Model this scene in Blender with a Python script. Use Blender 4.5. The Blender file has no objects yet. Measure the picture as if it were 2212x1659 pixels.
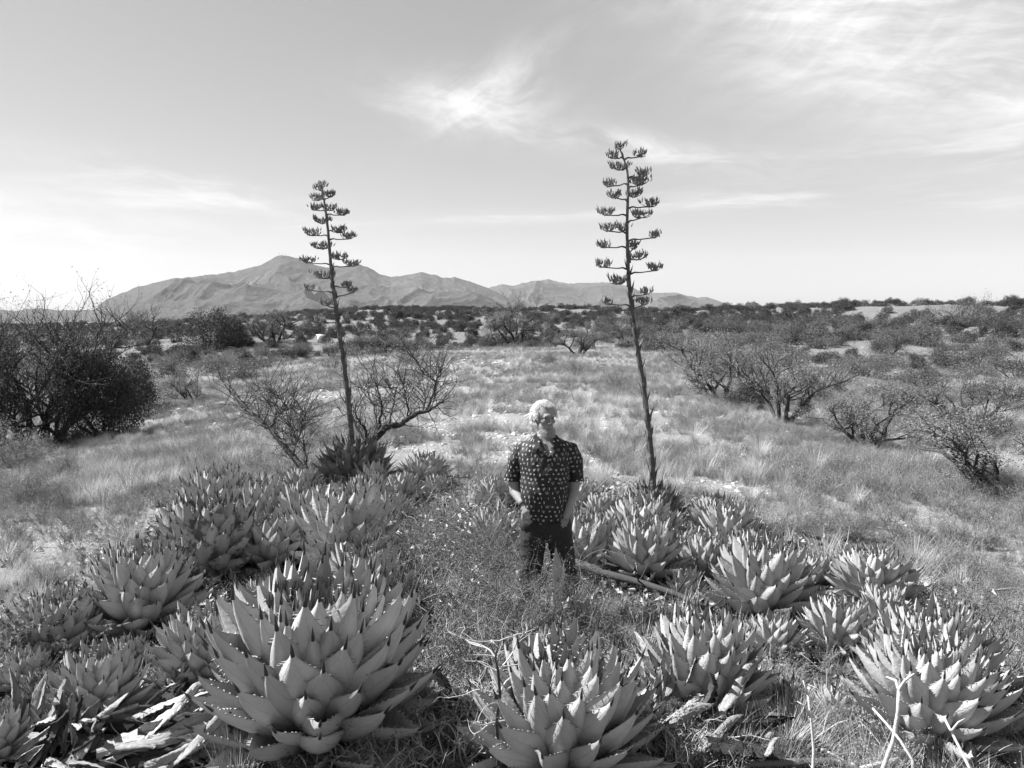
import bpy, bmesh, math, random
import numpy as np
from mathutils import Vector, Matrix, Euler
random.seed(7)
RNG = np.random.default_rng(7)
PI = math.pi
scene = bpy.context.scene
COL = scene.collection

# ------------------------------------------------------------------ camera
CAM_H = 2.45
F = 1736.0            # focal length in units of a 2212 x 1659 picture
CX, CY = 1106.0, 829.5
PITCH = math.atan(157.5 / F)
cam_data = bpy.data.cameras.new('camera')
cam_data.sensor_fit = 'HORIZONTAL'
cam_data.sensor_width = 36.0
cam_data.lens = 36.0 * F / 2212.0
cam_data.clip_start = 0.1
cam_data.clip_end = 60000
cam = bpy.data.objects.new('camera', cam_data)
COL.objects.link(cam)
cam.location = (0, 0, CAM_H)
cam.rotation_euler = (PI / 2 - PITCH, 0, 0)
scene.camera = cam

# ------------------------------------------------------------------ light
SUN_AZ = math.radians(-77)      # measured from +Y (view direction) towards +X
SUN_EL = math.radians(48)
sd = bpy.data.lights.new('sun', 'SUN')
sd.energy = 5.0
sd.angle = math.radians(0.5)
sd.color = (1, 1, 1)
sun = bpy.data.objects.new('sun', sd)
COL.objects.link(sun)
sdir = Vector((math.sin(SUN_AZ) * math.cos(SUN_EL), math.cos(SUN_AZ) * math.cos(SUN_EL), math.sin(SUN_EL)))
sun.rotation_euler = sdir.to_track_quat('Z', 'Y').to_euler()
scene.view_settings.view_transform = 'Standard'
scene.view_settings.look = 'None'
scene.view_settings.exposure = 1.5
scene.view_settings.gamma = 1.0
scene.view_settings.use_curve_mapping = False
scene.cycles.max_bounces = 4
scene.cycles.diffuse_bounces = 2
scene.cycles.transmission_bounces = 2
scene.cycles.transparent_max_bounces = 4
scene.cycles.volume_bounces = 0

class NT:
    """tiny node helper"""
    def __init__(s, tree):
        s.t = tree; s.n = tree.nodes; s.l = tree.links
    def node(s, typ, **kw):
        n = s.n.new(typ)
        for k, v in kw.items(): setattr(n, k, v)
        return n
    def put(s, sock, v):
        if hasattr(v, 'is_linked') or hasattr(v, 'links'): s.l.new(v, sock)
        elif v is not None: sock.default_value = v
    def m(s, op, a, b=None, c=None, clamp=False):
        n = s.node('ShaderNodeMath', operation=op, use_clamp=clamp)
        s.put(n.inputs[0], a)
        if b is not None: s.put(n.inputs[1], b)
        if c is not None: s.put(n.inputs[2], c)
        return n.outputs[0]
    def noise(s, vec, scale, detail=3, rough=0.55, dist=0.0):
        n = s.node('ShaderNodeTexNoise')
        if vec is not None: s.l.new(vec, n.inputs['Vector'])
        n.inputs['Scale'].default_value = scale
        n.inputs['Detail'].default_value = detail
        n.inputs['Roughness'].default_value = rough
        n.inputs['Distortion'].default_value = dist
        return n.outputs[0]
    def xyz(s, x, y, z):
        n = s.node('ShaderNodeCombineXYZ')
        s.put(n.inputs[0], x); s.put(n.inputs[1], y); s.put(n.inputs[2], z)
        return n.outputs[0]
    def sep(s, v):
        n = s.node('ShaderNodeSeparateXYZ'); s.l.new(v, n.inputs[0]); return n.outputs
    def ramp(s, v, a, b, lo=0.0, hi=1.0, smooth=True):
        n = s.node('ShaderNodeMapRange')
        n.interpolation_type = 'SMOOTHSTEP' if smooth else 'LINEAR'
        s.put(n.inputs['Value'], v)
        n.inputs['From Min'].default_value = a; n.inputs['From Max'].default_value = b
        n.inputs['To Min'].default_value = lo; n.inputs['To Max'].default_value = hi
        return n.outputs['Result']

world = bpy.data.worlds.new('World')
scene.world = world
world.use_nodes = True
w = NT(world.node_tree); w.n.clear()
sky = w.node('ShaderNodeTexSky', sky_type='NISHITA')
sky.sun_disc = False
sky.sun_elevation = SUN_EL
sky.sun_rotation = SUN_AZ
sky.altitude = 1300
sky.air_density = 1.0; sky.dust_density = 1.6; sky.ozone_density = 1.0
rgb = w.node('ShaderNodeSeparateColor'); w.l.new(sky.outputs[0], rgb.inputs[0])
# a panchromatic film's mix of the sky's colours: one grey value
grey = w.m('ADD', w.m('MULTIPLY', rgb.outputs[0], 0.42), w.m('ADD', w.m('MULTIPLY', rgb.outputs[1], 0.40), w.m('MULTIPLY', rgb.outputs[2], 0.18)))
geo = w.node('ShaderNodeTexCoord')
vx, vy, vz = w.sep(geo.outputs['Generated'])
azm = w.m('ARCTAN2', vx, vy)
elm = w.m('ARCSINE', vz)
def wisp(az, el, saz, sel, rot, amp, tex):
    a = w.m('SUBTRACT', azm, math.radians(az)); e = w.m('SUBTRACT', elm, math.radians(el))
    c, s_ = math.cos(math.radians(rot)), math.sin(math.radians(rot))
    u = w.m('ADD', w.m('MULTIPLY', a, c), w.m('MULTIPLY', e, s_))
    v = w.m('SUBTRACT', w.m('MULTIPLY', e, c), w.m('MULTIPLY', a, s_))
    u = w.m('DIVIDE', u, math.radians(saz)); v = w.m('DIVIDE', v, math.radians(sel))
    d = w.m('ADD', w.m('MULTIPLY', u, u), w.m('MULTIPLY', v, v))
    g = w.m('EXPONENT', w.m('MULTIPLY', d, -1.0))
    return w.m('MULTIPLY', w.m('MULTIPLY', g, amp), tex)
def streak(rot, su, sv, seed, lo, hi, dist=1.2):
    c, s_ = math.cos(math.radians(rot)), math.sin(math.radians(rot))
    u = w.m('ADD', w.m('MULTIPLY', azm, c), w.m('MULTIPLY', elm, s_))
    v = w.m('SUBTRACT', w.m('MULTIPLY', elm, c), w.m('MULTIPLY', azm, s_))
    warp = w.m('MULTIPLY', w.m('SUBTRACT', w.noise(w.xyz(w.m('MULTIPLY', u, 6), w.m('MULTIPLY', v, 9), seed + 3.3), 1.0, 3), 0.5), 0.045 * dist)
    v = w.m('ADD', v, warp)
    return w.ramp(w.noise(w.xyz(w.m('MULTIPLY', u, su), w.m('MULTIPLY', v, sv), seed), 1.0, 7, 0.66, 0.12), lo, hi)
t1 = streak(-14, 9, 38, 1.7, 0.34, 0.80, 1.6)
t2 = streak(-6, 4, 22, 5.1, 0.36, 0.72)
t3 = streak(2, 3, 30, 9.4, 0.40, 0.75, 0.5)
t4 = streak(28, 10, 40, 12.0, 0.30, 0.80, 2.2)
lay = [wisp(-3.8, 13.6, 5.6, 1.6, -8, 0.8, t1), wisp(-1.0, 15.3, 5.0, 1.5, 32, 0.6, t4), wisp(-2.5, 14.2, 5.5, 1.8, -6, 0.45, t4), wisp(-2.5, 14.0, 5.0, 1.6, -6, 0.12, 1.0),
       wisp(9.0, 11.0, 8.0, 1.0, -10, 0.8, t1), wisp(14.0, 9.8, 6.5, 0.7, -3, 0.8, t3),
       wisp(24.0, 17.5, 13.0, 5.0, -22, 0.7, t2), wisp(20.0, 18.0, 12.0, 6.0, -22, 0.35, t4), wisp(24.0, 17.0, 15.0, 7.5, -18, 0.28, 1.0), wisp(30.0, 9.5, 12.0, 1.8, 6, 0.7, t3),
       wisp(17.0, 21.5, 7.0, 1.2, 12, 0.5, t1),
       wisp(20.0, 7.2, 14.0, .8, -3, 0.8, t3), wisp(31.0, 13.0, 10.0, 1.3, -12, 0.8, t1), wisp(-22.0, 8.2, 9.0, .9, -10, .8, t1), wisp(-20.0, 6.6, 9.0, 1.2, -9, 1.0, t3), wisp(-30.0, 5.0, 12.0, 1.8, -6, 0.9, t2), wisp(0.0, 6.6, 9.0, 0.45, 2, 0.8, t3),
       wisp(60.0, 25.0, 22.0, 9.0, 10, 0.7, t2), wisp(-80.0, 30.0, 25.0, 8.0, 10, 0.5, t2), wisp(140.0, 25.0, 40.0, 12.0, 0, 0.6, t2)]
tot = lay[0]
for l_ in lay[1:]: tot = w.m('ADD', tot, l_)
tot = w.m('MINIMUM', tot, 1.0)
SKY_GAIN, CLOUD = 1.0, 7.9
base = w.m('MINIMUM', w.m('ADD', w.m('MULTIPLY', grey, SKY_GAIN * 0.74), 1.15), 6.6)
cl = w.m('ADD', w.m('MULTIPLY', base, w.m('SUBTRACT', 1.0, w.m('MULTIPLY', tot, 0.8))), w.m('MULTIPLY', tot, CLOUD * 0.8))
bg = w.node('ShaderNodeBackground')
w.l.new(cl, bg.inputs['Color'])
bg.inputs['Strength'].default_value = 0.052
wo = w.node('ShaderNodeOutputWorld')
w.l.new(bg.outputs[0], wo.inputs['Surface'])

# ------------------------------------------------------------------ materials
def material(name, base, rough=0.75, nscale=8.0, namt=0.25, bump=0.0, bscale=40.0, rnd=0.12, transl=0.0, fine=None, spec=0.3, stretch=None, uvc=False, blotch=None):
    mt = bpy.data.materials.new(name); mt.use_nodes = True
    t = NT(mt.node_tree); t.n.clear()
    tc = t.node('ShaderNodeTexCoord')
    vec = tc.outputs['UV' if uvc else 'Object']
    if stretch:
        mp = t.node('ShaderNodeMapping'); t.l.new(vec, mp.inputs[0]); mp.inputs['Scale'].default_value = stretch; vec = mp.outputs[0]
    n1 = t.noise(vec, nscale, 4)
    val = t.m('ADD', 1.0, t.m('MULTIPLY', t.m('SUBTRACT', n1, 0.5), 2 * namt))
    if fine:
        n2 = t.noise(vec, fine[0], 2, 0.7)
        val = t.m('MULTIPLY', val, t.m('ADD', 1.0, t.m('MULTIPLY', t.m('SUBTRACT', n2, 0.5), 2 * fine[1])))
    if blotch:
        n3 = t.ramp(t.noise(vec, blotch[0], 3, 0.6), blotch[1], blotch[1] + 0.12)
        val = t.m('MULTIPLY', val, t.m('SUBTRACT', 1.0, t.m('MULTIPLY', n3, blotch[2])))
    if rnd:
        oi = t.node('ShaderNodeObjectInfo')
        val = t.m('MULTIPLY', val, t.m('ADD', 1.0 - rnd, t.m('MULTIPLY', oi.outputs['Random'], 2 * rnd)))
    val = t.m('MAXIMUM', t.m('MULTIPLY', val, base), 0.005)
    bs = t.node('ShaderNodeBsdfPrincipled')
    t.l.new(val, bs.inputs['Base Color'])
    bs.inputs['Roughness'].default_value = rough
    bs.inputs['Specular IOR Level'].default_value = spec
    if bump:
        bn = t.node('ShaderNodeBump'); bn.inputs['Strength'].default_value = bump; bn.inputs['Distance'].default_value = 0.01
        t.l.new(t.noise(vec, bscale, 4, 0.6), bn.inputs['Height'])
        t.l.new(bn.outputs[0], bs.inputs['Normal'])
    out = t.node('ShaderNodeOutputMaterial')
    sh = bs.outputs[0]
    if transl:
        tr = t.node('ShaderNodeBsdfTranslucent'); t.l.new(val, tr.inputs['Color'])
        mx = t.node('ShaderNodeMixShader'); mx.inputs[0].default_value = transl
        t.l.new(bs.outputs[0], mx.inputs[1]); t.l.new(tr.outputs[0], mx.inputs[2]); sh = mx.outputs[0]
    t.l.new(sh, out.inputs['Surface'])
    return mt

def agave_material(name, base, rnd=0.1, blotch=None, bump=0.5):
    mt = bpy.data.materials.new(name); mt.use_nodes = True
    t = NT(mt.node_tree); t.n.clear()
    tc = t.node('ShaderNodeTexCoord'); oi = t.node('ShaderNodeObjectInfo')
    off = t.m('MULTIPLY', oi.outputs['Random'], 37.0)
    ox, oy, oz = t.sep(tc.outputs['Object'])
    vec = t.xyz(t.m('ADD', ox, off), oy, oz)
    u, v, _ = t.sep(tc.outputs['UV'])
    au = t.m('ABSOLUTE', t.m('MULTIPLY', t.m('SUBTRACT', u, 0.5), 2.0))
    n1 = t.noise(vec, 7.0, 4); n2 = t.noise(vec, 90.0, 2, 0.7)
    val = t.m('MULTIPLY', t.m('ADD', 0.82, t.m('MULTIPLY', n1, 0.36)), t.m('ADD', 0.93, t.m('MULTIPLY', n2, 0.14)))
    # powder rubbed off in pale specks
    sp = t.ramp(t.noise(vec, 160.0, 1, 0.5), 0.68, 0.76)
    val = t.m('ADD', val, t.m('MULTIPLY', sp, 0.16))
    # bud imprints: scalloped lines that follow the margin of the neighbouring leaf
    sc = t.m('MULTIPLY', t.m('ABSOLUTE', t.m('SINE', t.m('MULTIPLY', v, 44.0))), 0.06)
    line = t.m('ABSOLUTE', t.m('SUBTRACT', t.m('ADD', au, sc), t.m('SUBTRACT', 1.02, t.m('MULTIPLY', v, 0.55))))
    line = t.ramp(line, 0.0, 0.05, 1.0, 0.0)
    line = t.m('MULTIPLY', line, t.ramp(v, 0.3, 0.5))
    val = t.m('MULTIPLY', val, t.m('SUBTRACT', 1.0, t.m('MULTIPLY', line, 0.14)))
    # darker horny margin
    edge = t.ramp(au, 0.93, 1.0)
    val = t.m('MULTIPLY', val, t.m('SUBTRACT', 1.0, t.m('MULTIPLY', edge, 0.25)))
    if blotch:
        n3 = t.ramp(t.noise(vec, blotch[0], 4, 0.65), blotch[1], blotch[1] + 0.08)
        val = t.m('MULTIPLY', val, t.m('SUBTRACT', 1.0, t.m('MULTIPLY', n3, blotch[2])))
    val = t.m('MULTIPLY', val, t.m('ADD', 1.0 - rnd, t.m('MULTIPLY', oi.outputs['Random'], 2 * rnd)))
    val = t.m('MULTIPLY', val, base)
    bs = t.node('ShaderNodeBsdfPrincipled'); t.l.new(val, bs.inputs['Base Color'])
    bs.inputs['Roughness'].default_value = 0.62; bs.inputs['Specular IOR Level'].default_value = 0.35
    bn = t.node('ShaderNodeBump'); bn.inputs['Strength'].default_value = bump; bn.inputs['Distance'].default_value = 0.01
    hgt = t.m('ADD', t.m('MULTIPLY', line, -0.25), t.m('ADD', t.m('MULTIPLY', t.noise(vec, 16.0, 3), 1.0), t.m('MULTIPLY', n2, 0.12)))
    t.l.new(hgt, bn.inputs['Height']); t.l.new(bn.outputs[0], bs.inputs['Normal'])
    out = t.node('ShaderNodeOutputMaterial'); t.l.new(bs.outputs[0], out.inputs['Surface'])
    return mt

M = {}
M['agave'] = agave_material('agave_skin', 0.36, 0.18)
M['agave_scarred'] = agave_material('agave_scarred_skin', 0.34, 0.2, (5.0, 0.50, 0.7))
M['agave_spotted'] = agave_material('agave_spotted_skin', 0.42, 0.14, (24.0, 0.56, 0.6), 0.8)
M['agave_dark'] = agave_material('agave_dying_skin', 0.13, 0.25, (6.0, 0.52, 0.4))
M['thorn'] = material('agave_thorn', 0.22, 0.5, 30, 0.3)
M['spine'] = material('agave_spine', 0.035, 0.4, 30, 0.3)
M['dry'] = material('dry_leaf_fibre', 0.38, 0.85, 3.0, 0.35, 0.9, 14, 0.22, fine=(16, 0.4), stretch=(7, 1, 1), uvc=True, blotch=(2.2, 0.55, 0.45))
M['dry_pale'] = material('bleached_leaf_fibre', 0.46, 0.85, 2.5, 0.3, 1.0, 12, 0.12, fine=(16, 0.4), stretch=(9, 1, 1), uvc=True, blotch=(1.6, 0.60, 0.55))
M['dry_dark'] = material('rotting_leaf', 0.06, 0.9, 3.0, 0.5, 0.8, 16, 0.4, stretch=(5, 1, 1), uvc=True)
M['grass'] = material('dry_grass_blades', 0.35, 0.8, 1.5, 0.3, rnd=0.28, transl=0.3)
M['grass_pale'] = material('bleached_grass_blades', 0.50, 0.8, 1.5, 0.3, rnd=0.2, transl=0.3)
M['forb'] = material('weed_leaves', 0.24, 0.8, 2.0, 0.3, rnd=0.45, transl=0.25)
M['leaf_dark'] = material('evergreen_leaves', 0.055, 0.7, 3.0, 0.35, rnd=0.25, transl=0.1)
M['leaf_mid'] = material('shrub_leaves', 0.12, 0.7, 3.0, 0.35, rnd=0.25, transl=0.2)
M['leaf_pale'] = material('mesquite_leaves', 0.18, 0.7, 3.0, 0.35, rnd=0.2, transl=0.25)
M['leaf_light'] = material('acacia_leaflets', 0.10, 0.7, 3.0, 0.35, rnd=0.2, transl=0.25)
M['bark'] = material('dark_bark', 0.042, 0.9, 14, 0.5, 0.8, 50, 0.15)
M['bark_mid'] = material('grey_bark', 0.13, 0.9, 20, 0.45, 0.8, 60, 0.15)
M['twig'] = material('pale_twig', 0.40, 0.85, 30, 0.4, 0.5, 80, 0.12)
M['stalk'] = material('agave_stalk_bark', 0.08, 0.85, 9, 0.5, 0.9, 45, 0.0, blotch=(7, 0.52, -0.9))
M['capsule'] = material('seed_capsule', 0.17, 0.8, 30, 0.5, rnd=0.2)
M['rock'] = material('pale_rock', 0.42, 0.9, 9, 0.35, 0.9, 40, 0.25)
M['litter'] = material('leaf_litter', 0.09, 0.9, 10, 0.5, 0.6, 40, 0.55)
M['twig_grey'] = material('grey_thorn_twig', 0.18, 0.85, 30, 0.4, 0.5, 80, 0.12)
M['white'] = material('white_painted_metal', 0.75, 0.5, 5, 0.05)

# ------------------------------------------------------------------ noise & terrain
def hash2(ix, iy, seed):
    n = (ix.astype(np.int64) * 374761393 + iy.astype(np.int64) * 668265263 + seed * 1442695041) & 0xffffffff
    n = ((n ^ (n >> 13)) * 1274126177) & 0xffffffff
    n = (n ^ (n >> 16)) & 0xffffffff
    return n.astype(np.float64) / 4294967295.0
def vnoise(x, y, seed=0):
    x = np.asarray(x, float); y = np.asarray(y, float)
    ix = np.floor(x); iy = np.floor(y); fx = x - ix; fy = y - iy
    fx = fx * fx * (3 - 2 * fx); fy = fy * fy * (3 - 2 * fy)
    a = hash2(ix, iy, seed); b = hash2(ix + 1, iy, seed); c = hash2(ix, iy + 1, seed); d = hash2(ix + 1, iy + 1, seed)
    return (a * (1 - fx) + b * fx) * (1 - fy) + (c * (1 - fx) + d * fx) * fy
def fbm(x, y, oct=4, seed=0, gain=0.5):
    s = 0; a = 1; t = 0
    for k in range(oct):
        s = s + a * vnoise(x * 2 ** k + 13.7 * k, y * 2 ** k - 7.1 * k, seed + k); t += a; a *= gain
    return s / t
def ridged(x, y, oct=5, seed=0):
    s = 0; a = 1; t = 0
    for k in range(oct):
        n = 1 - np.abs(2 * vnoise(x * 2 ** k + 3.1 * k, y * 2 ** k + 9.2 * k, seed + k) - 1)
        s = s + a * n * n; t += a; a *= 0.5
    return s / t
def sm(a, b, v):
    t = np.clip((v - a) / (b - a), 0, 1); return t * t * (3 - 2 * t)
def H(x, y):
    x = np.asarray(x, float); y = np.asarray(y, float)
    r = np.hypot(x, y); az = np.degrees(np.arctan2(x, y))
    xm = 0.0 + 0.03 * np.clip(y, 0, 60)
    d = np.abs(x - xm)
    side = np.where(x < xm, sm(2.5, 26, d), sm(2.5, 42, d))
    depth = np.where(x < xm, 2.2, 2.6)
    z = -depth * side
    z = z - 0.7 * sm(14, 60, r) * (1 - side)
    z = z - np.where(az > 6, 0.6, 2.6) * sm(66, 105, r)
    front = np.clip((az - 2) / 8, 0, 1)          # the slope on the right starts nearer
    r1 = 112 - 34 * front; r2 = 235 - 60 * front
    k = np.interp(az, [-60, -32, -24, -17, -10, 0, 8, 14, 22, 32, 60], [-38, -34, -30, -16, 3, 2, -3, -3, 4, 11, 18]) / F
    hill = CAM_H + k * r2
    t = np.clip((r - r1) / (r2 - r1), 0, 1); t = t * (1.6 - 0.6 * t)
    z = z * (1 - t) + hill * t
    z = z * (1 - sm(r2 + 25, 700, r)) + (-16) * sm(r2 + 25, 700, r)
    z = z - 60 * sm(900, 6000, r)
    z = z + (fbm(x / 1.3, y / 1.3, 3, 5) - 0.5) * 0.10 * np.clip(r / 8, 0.4, 1)
    z = z + (fbm(x / 9, y / 9, 3, 9) - 0.5) * 0.9 * sm(14, 50, r)
    z = z + (ridged(x / 38, y / 38, 3, 21) - 0.5) * 3.0 * sm(95, 150, r) * (1 - sm(150, 260, r) * 0.6)
    return z
def ray(vx_, vy_):
    dx = (vx_ - CX) / F; dy = -(vy_ - CY) / F
    f = np.array([0, math.cos(PITCH), -math.sin(PITCH)]); u = np.array([0, math.sin(PITCH), math.cos(PITCH)])
    return f + dx * np.array([1, 0, 0]) + dy * u
def at(vx_, vy_, Y):
    """world point seen at the picture position, Y metres ahead"""
    d = ray(vx_, vy_); s = Y / d[1]
    return Vector((d[0] * s, Y, CAM_H + d[2] * s))
def ground(vx_, vy_, lift=0.0):
    d = ray(vx_, vy_)
    s = np.geomspace(2.5, 600, 1500)
    px, py, pz = d[0] * s, d[1] * s, CAM_H + d[2] * s
    below = pz < H(px, py) + lift
    i = int(np.argmax(below)) if below.any() else len(s) - 1
    return Vector((px[i], py[i], float(H(px[i], py[i]))))
def hz(x, y): return float(H(x, y))

# ------------------------------------------------------------------ mesh helpers
def tag(o, label=None, cat=None, group=None, kind=None):
    if label: o['label'] = label
    if cat: o['category'] = cat
    if group: o['group'] = group
    if kind: o['kind'] = kind
    return o
def link(name, me, parent=None, loc=None, rot=None, scl=None):
    o = bpy.data.objects.new(name, me); COL.objects.link(o)
    if parent: o.parent = parent
    if loc is not None: o.location = loc
    if rot is not None: o.rotation_euler = rot
    if scl is not None: o.scale = (scl, scl, scl) if isinstance(scl, (int, float)) else scl
    return o
def empty(name, loc=(0, 0, 0), rz=0, label=None, cat=None, group=None):
    o = bpy.data.objects.new(name, None); COL.objects.link(o)
    o.empty_display_size = 0.2
    o.location = loc; o.rotation_euler = (0, 0, rz)
    return tag(o, label, cat, group)
class MB:
    def __init__(s): s.v = []; s.f = []; s.m = []; s.n = 0; s.uv = []
    def add(s, verts, faces, mat=0, uv=None):
        o = s.n; s.v.append(np.asarray(verts, float).reshape(-1, 3)); s.n += len(s.v[-1])
        s.uv.append(np.asarray(uv, float) if uv is not None else np.zeros((len(s.v[-1]), 2)))
        for f in faces: s.f.append(tuple(i + o for i in f))
        s.m.extend([mat] * len(faces))
    def tube(s, pts, rad, n=6, mat=0, cap=True):
        P = np.asarray([tuple(p) for p in pts], float); K = len(P)
        R = np.broadcast_to(np.asarray(rad, float), (K,))
        T = np.gradient(P, axis=0); T /= (np.linalg.norm(T, axis=1, keepdims=True) + 1e-9)
        ref = np.array([0.31, 0.17, 0.93]) if abs(T[0][2]) < 0.9 else np.array([1.0, 0.1, 0])
        A = np.cross(T, ref); A /= (np.linalg.norm(A, axis=1, keepdims=True) + 1e-9); B = np.cross(T, A)
        a = np.arange(n) * 2 * PI / n
        V = P[:, None, :] + R[:, None, None] * (np.cos(a)[None, :, None] * A[:, None, :] + np.sin(a)[None, :, None] * B[:, None, :])
        fs = []
        for k in range(K - 1):
            for j in range(n):
                j2 = (j + 1) % n
                fs.append((k * n + j, k * n + j2, (k + 1) * n + j2, (k + 1) * n + j))
        if cap: fs.append(tuple(range(n))[::-1]); fs.append(tuple((K - 1) * n + j for j in range(n)))
        uv = np.stack([np.tile(a / (2 * PI), K), np.repeat(np.linspace(0, 1, K), n)], 1)
        s.add(V.reshape(-1, 3), fs, mat, uv)
    def quads(s, V, mat=0):
        """V: N x 4 x 3"""
        N = len(V)
        if not N: return
        o = s.n; s.v.append(V.reshape(-1, 3)); s.n += 4 * N
        s.uv.append(np.tile(np.array([[0, 0], [1, 0], [1, 1], [0, 1]], float), (N, 1)))
        idx = (np.arange(4 * N).reshape(N, 4) + o)
        s.f.extend(map(tuple, idx.tolist())); s.m.extend([mat] * N)
    def mesh(s, name, mats, smooth=True):
        me = bpy.data.meshes.new(name)
        V = np.concatenate(s.v) if s.v else np.zeros((0, 3))
        me.from_pydata(V.tolist(), [], s.f)
        for m_ in mats: me.materials.append(m_)
        if len(mats) > 1: me.polygons.foreach_set('material_index', np.array(s.m, dtype=np.int32))
        if smooth: me.polygons.foreach_set('use_smooth', np.ones(len(s.f), bool))
        uv = np.concatenate(s.uv)
        ul = me.uv_layers.new(name='UVMap')
        li = np.empty(len(me.loops), dtype=np.int32); me.loops.foreach_get('vertex_index', li)
        ul.data.foreach_set('uv', uv[li].ravel())
        me.update()
        return me
def unit(a): return a / (np.linalg.norm(a, axis=-1, keepdims=True) + 1e-9)
def leaf_quads(C, size, rng, flat=0.0, aspect=0.45, direction=None):
    """a rhombic leaf at each centre"""
    N = len(C); size = np.broadcast_to(size, (N,))
    d = unit(rng.normal(size=(N, 3))) if direction is None else unit(direction + 0.5 * rng.normal(size=(N, 3)))
    nrm = rng.normal(size=(N, 3)); nrm[:, 2] += flat
    side = unit(np.cross(d, nrm))
    L = size[:, None]
    return np.stack([C, C + d * L * 0.5 + side * L * aspect * 0.5, C + d * L, C + d * L * 0.5 - side * L * aspect * 0.5], 1)
def from_arrays_grid(name, P, mats, close_u=False):
    """P: rows x cols x 3 grid"""
    R, Cn = P.shape[:2]
    me = bpy.data.meshes.new(name)
    i = np.arange((R - 1) * (Cn - (0 if close_u else 1)))
    cc = Cn if close_u else Cn - 1
    r = i // cc; c = i % cc; c2 = (c + 1) % Cn
    Fq = np.stack([r * Cn + c, r * Cn + c2, (r + 1) * Cn + c2, (r + 1) * Cn + c], 1).astype(np.int32)
    me.vertices.add(R * Cn); me.vertices.foreach_set('co', P.reshape(-1).astype(np.float32))
    me.loops.add(Fq.size); me.loops.foreach_set('vertex_index', Fq.ravel())
    me.polygons.add(len(Fq)); me.polygons.foreach_set('loop_start', np.arange(0, Fq.size, 4, dtype=np.int32))
    for m_ in mats: me.materials.append(m_)
    me.update(calc_edges=True); me.validate()
    me.polygons.foreach_set('use_smooth', np.ones(len(me.polygons), bool))
    return me

# ------------------------------------------------------------------ ground sheet
def ground_material():
    mt = bpy.data.materials.new('gravelly_soil'); mt.use_nodes = True
    t = NT(mt.node_tree); t.n.clear()
    tc = t.node('ShaderNodeTexCoord'); P = tc.outputs['Object']
    big = t.noise(P, 0.35, 4); mid = t.noise(P, 3.0, 5, 0.65); fin = t.noise(P, 26.0, 4, 0.7)
    vo = t.node('ShaderNodeTexVoronoi'); vo.inputs['Scale'].default_value = 14.0; t.l.new(P, vo.inputs['Vector'])
    val = t.m('ADD', 0.17, t.m('MULTIPLY', big, 0.13))
    gx_, gy_, gz_ = t.sep(P)
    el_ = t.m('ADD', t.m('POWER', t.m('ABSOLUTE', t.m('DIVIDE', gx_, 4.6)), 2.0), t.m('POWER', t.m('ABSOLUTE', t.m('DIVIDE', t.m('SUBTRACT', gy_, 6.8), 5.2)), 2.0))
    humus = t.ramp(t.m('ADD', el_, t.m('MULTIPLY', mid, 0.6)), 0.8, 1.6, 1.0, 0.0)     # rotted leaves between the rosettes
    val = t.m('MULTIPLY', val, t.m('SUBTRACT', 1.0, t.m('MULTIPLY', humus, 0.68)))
    val = t.m('MULTIPLY', val, t.ramp(t.m('ADD', gy_, t.m('MULTIPLY', t.m('ABSOLUTE', gx_), 0.4)), 60.0, 110.0, 1.0, 0.72))
    val = t.m('MULTIPLY', val, t.m('ADD', 0.55, t.m('MULTIPLY', mid, 0.9)))
    val = t.m('MULTIPLY', val, t.m('ADD', 0.6, t.m('MULTIPLY', fin, 0.8)))
    st = t.ramp(vo.outputs['Distance'], 0.10, 0.42, 1.0, 0.0)
    val = t.m('MULTIPLY', val, t.m('ADD', 0.8, t.m('MULTIPLY', st, 0.5)))
    # far away the soil carries scrub too fine to build
    ox, oy, oz = t.sep(P)
    rr = t.m('SQRT', t.m('ADD', t.m('MULTIPLY', ox, ox), t.m('MULTIPLY', oy, oy)))
    far = t.ramp(rr, 240, 700)
    scr = t.ramp(t.noise(P, 0.12, 5, 0.7), 0.40, 0.62)
    val = t.m('MULTIPLY', val, t.m('SUBTRACT', 1.0, t.m('MULTIPLY', t.m('MULTIPLY', far, scr), 0.6)))
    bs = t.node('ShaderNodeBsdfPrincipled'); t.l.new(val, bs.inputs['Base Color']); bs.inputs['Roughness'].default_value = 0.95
    bs.inputs['Specular IOR Level'].default_value = 0.1
    bn = t.node('ShaderNodeBump'); bn.inputs['Strength'].default_value = 0.8; bn.inputs['Distance'].default_value = 0.03
    t.l.new(t.m('ADD', fin, t.m('MULTIPLY', st, 0.6)), bn.inputs['Height']); t.l.new(bn.outputs[0], bs.inputs['Normal'])
    out = t.node('ShaderNodeOutputMaterial'); t.l.new(bs.outputs[0], out.inputs['Surface'])
    return mt
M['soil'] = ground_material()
rads = np.concatenate([[0.02], np.geomspace(0.5, 320, 300), np.geomspace(340, 16000, 40)])
az_in = np.radians(np.linspace(-50, 50, 420)); az_out = np.radians(np.linspace(50, 310, 90))[1:-1]
azs = np.concatenate([az_in, az_out])
RR, AA = np.meshgrid(rads, azs, indexing='ij')
GX, GY = RR * np.sin(AA), RR * np.cos(AA)
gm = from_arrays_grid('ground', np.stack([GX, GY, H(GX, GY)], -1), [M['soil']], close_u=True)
tag(link('ground', gm), kind='structure')

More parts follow.
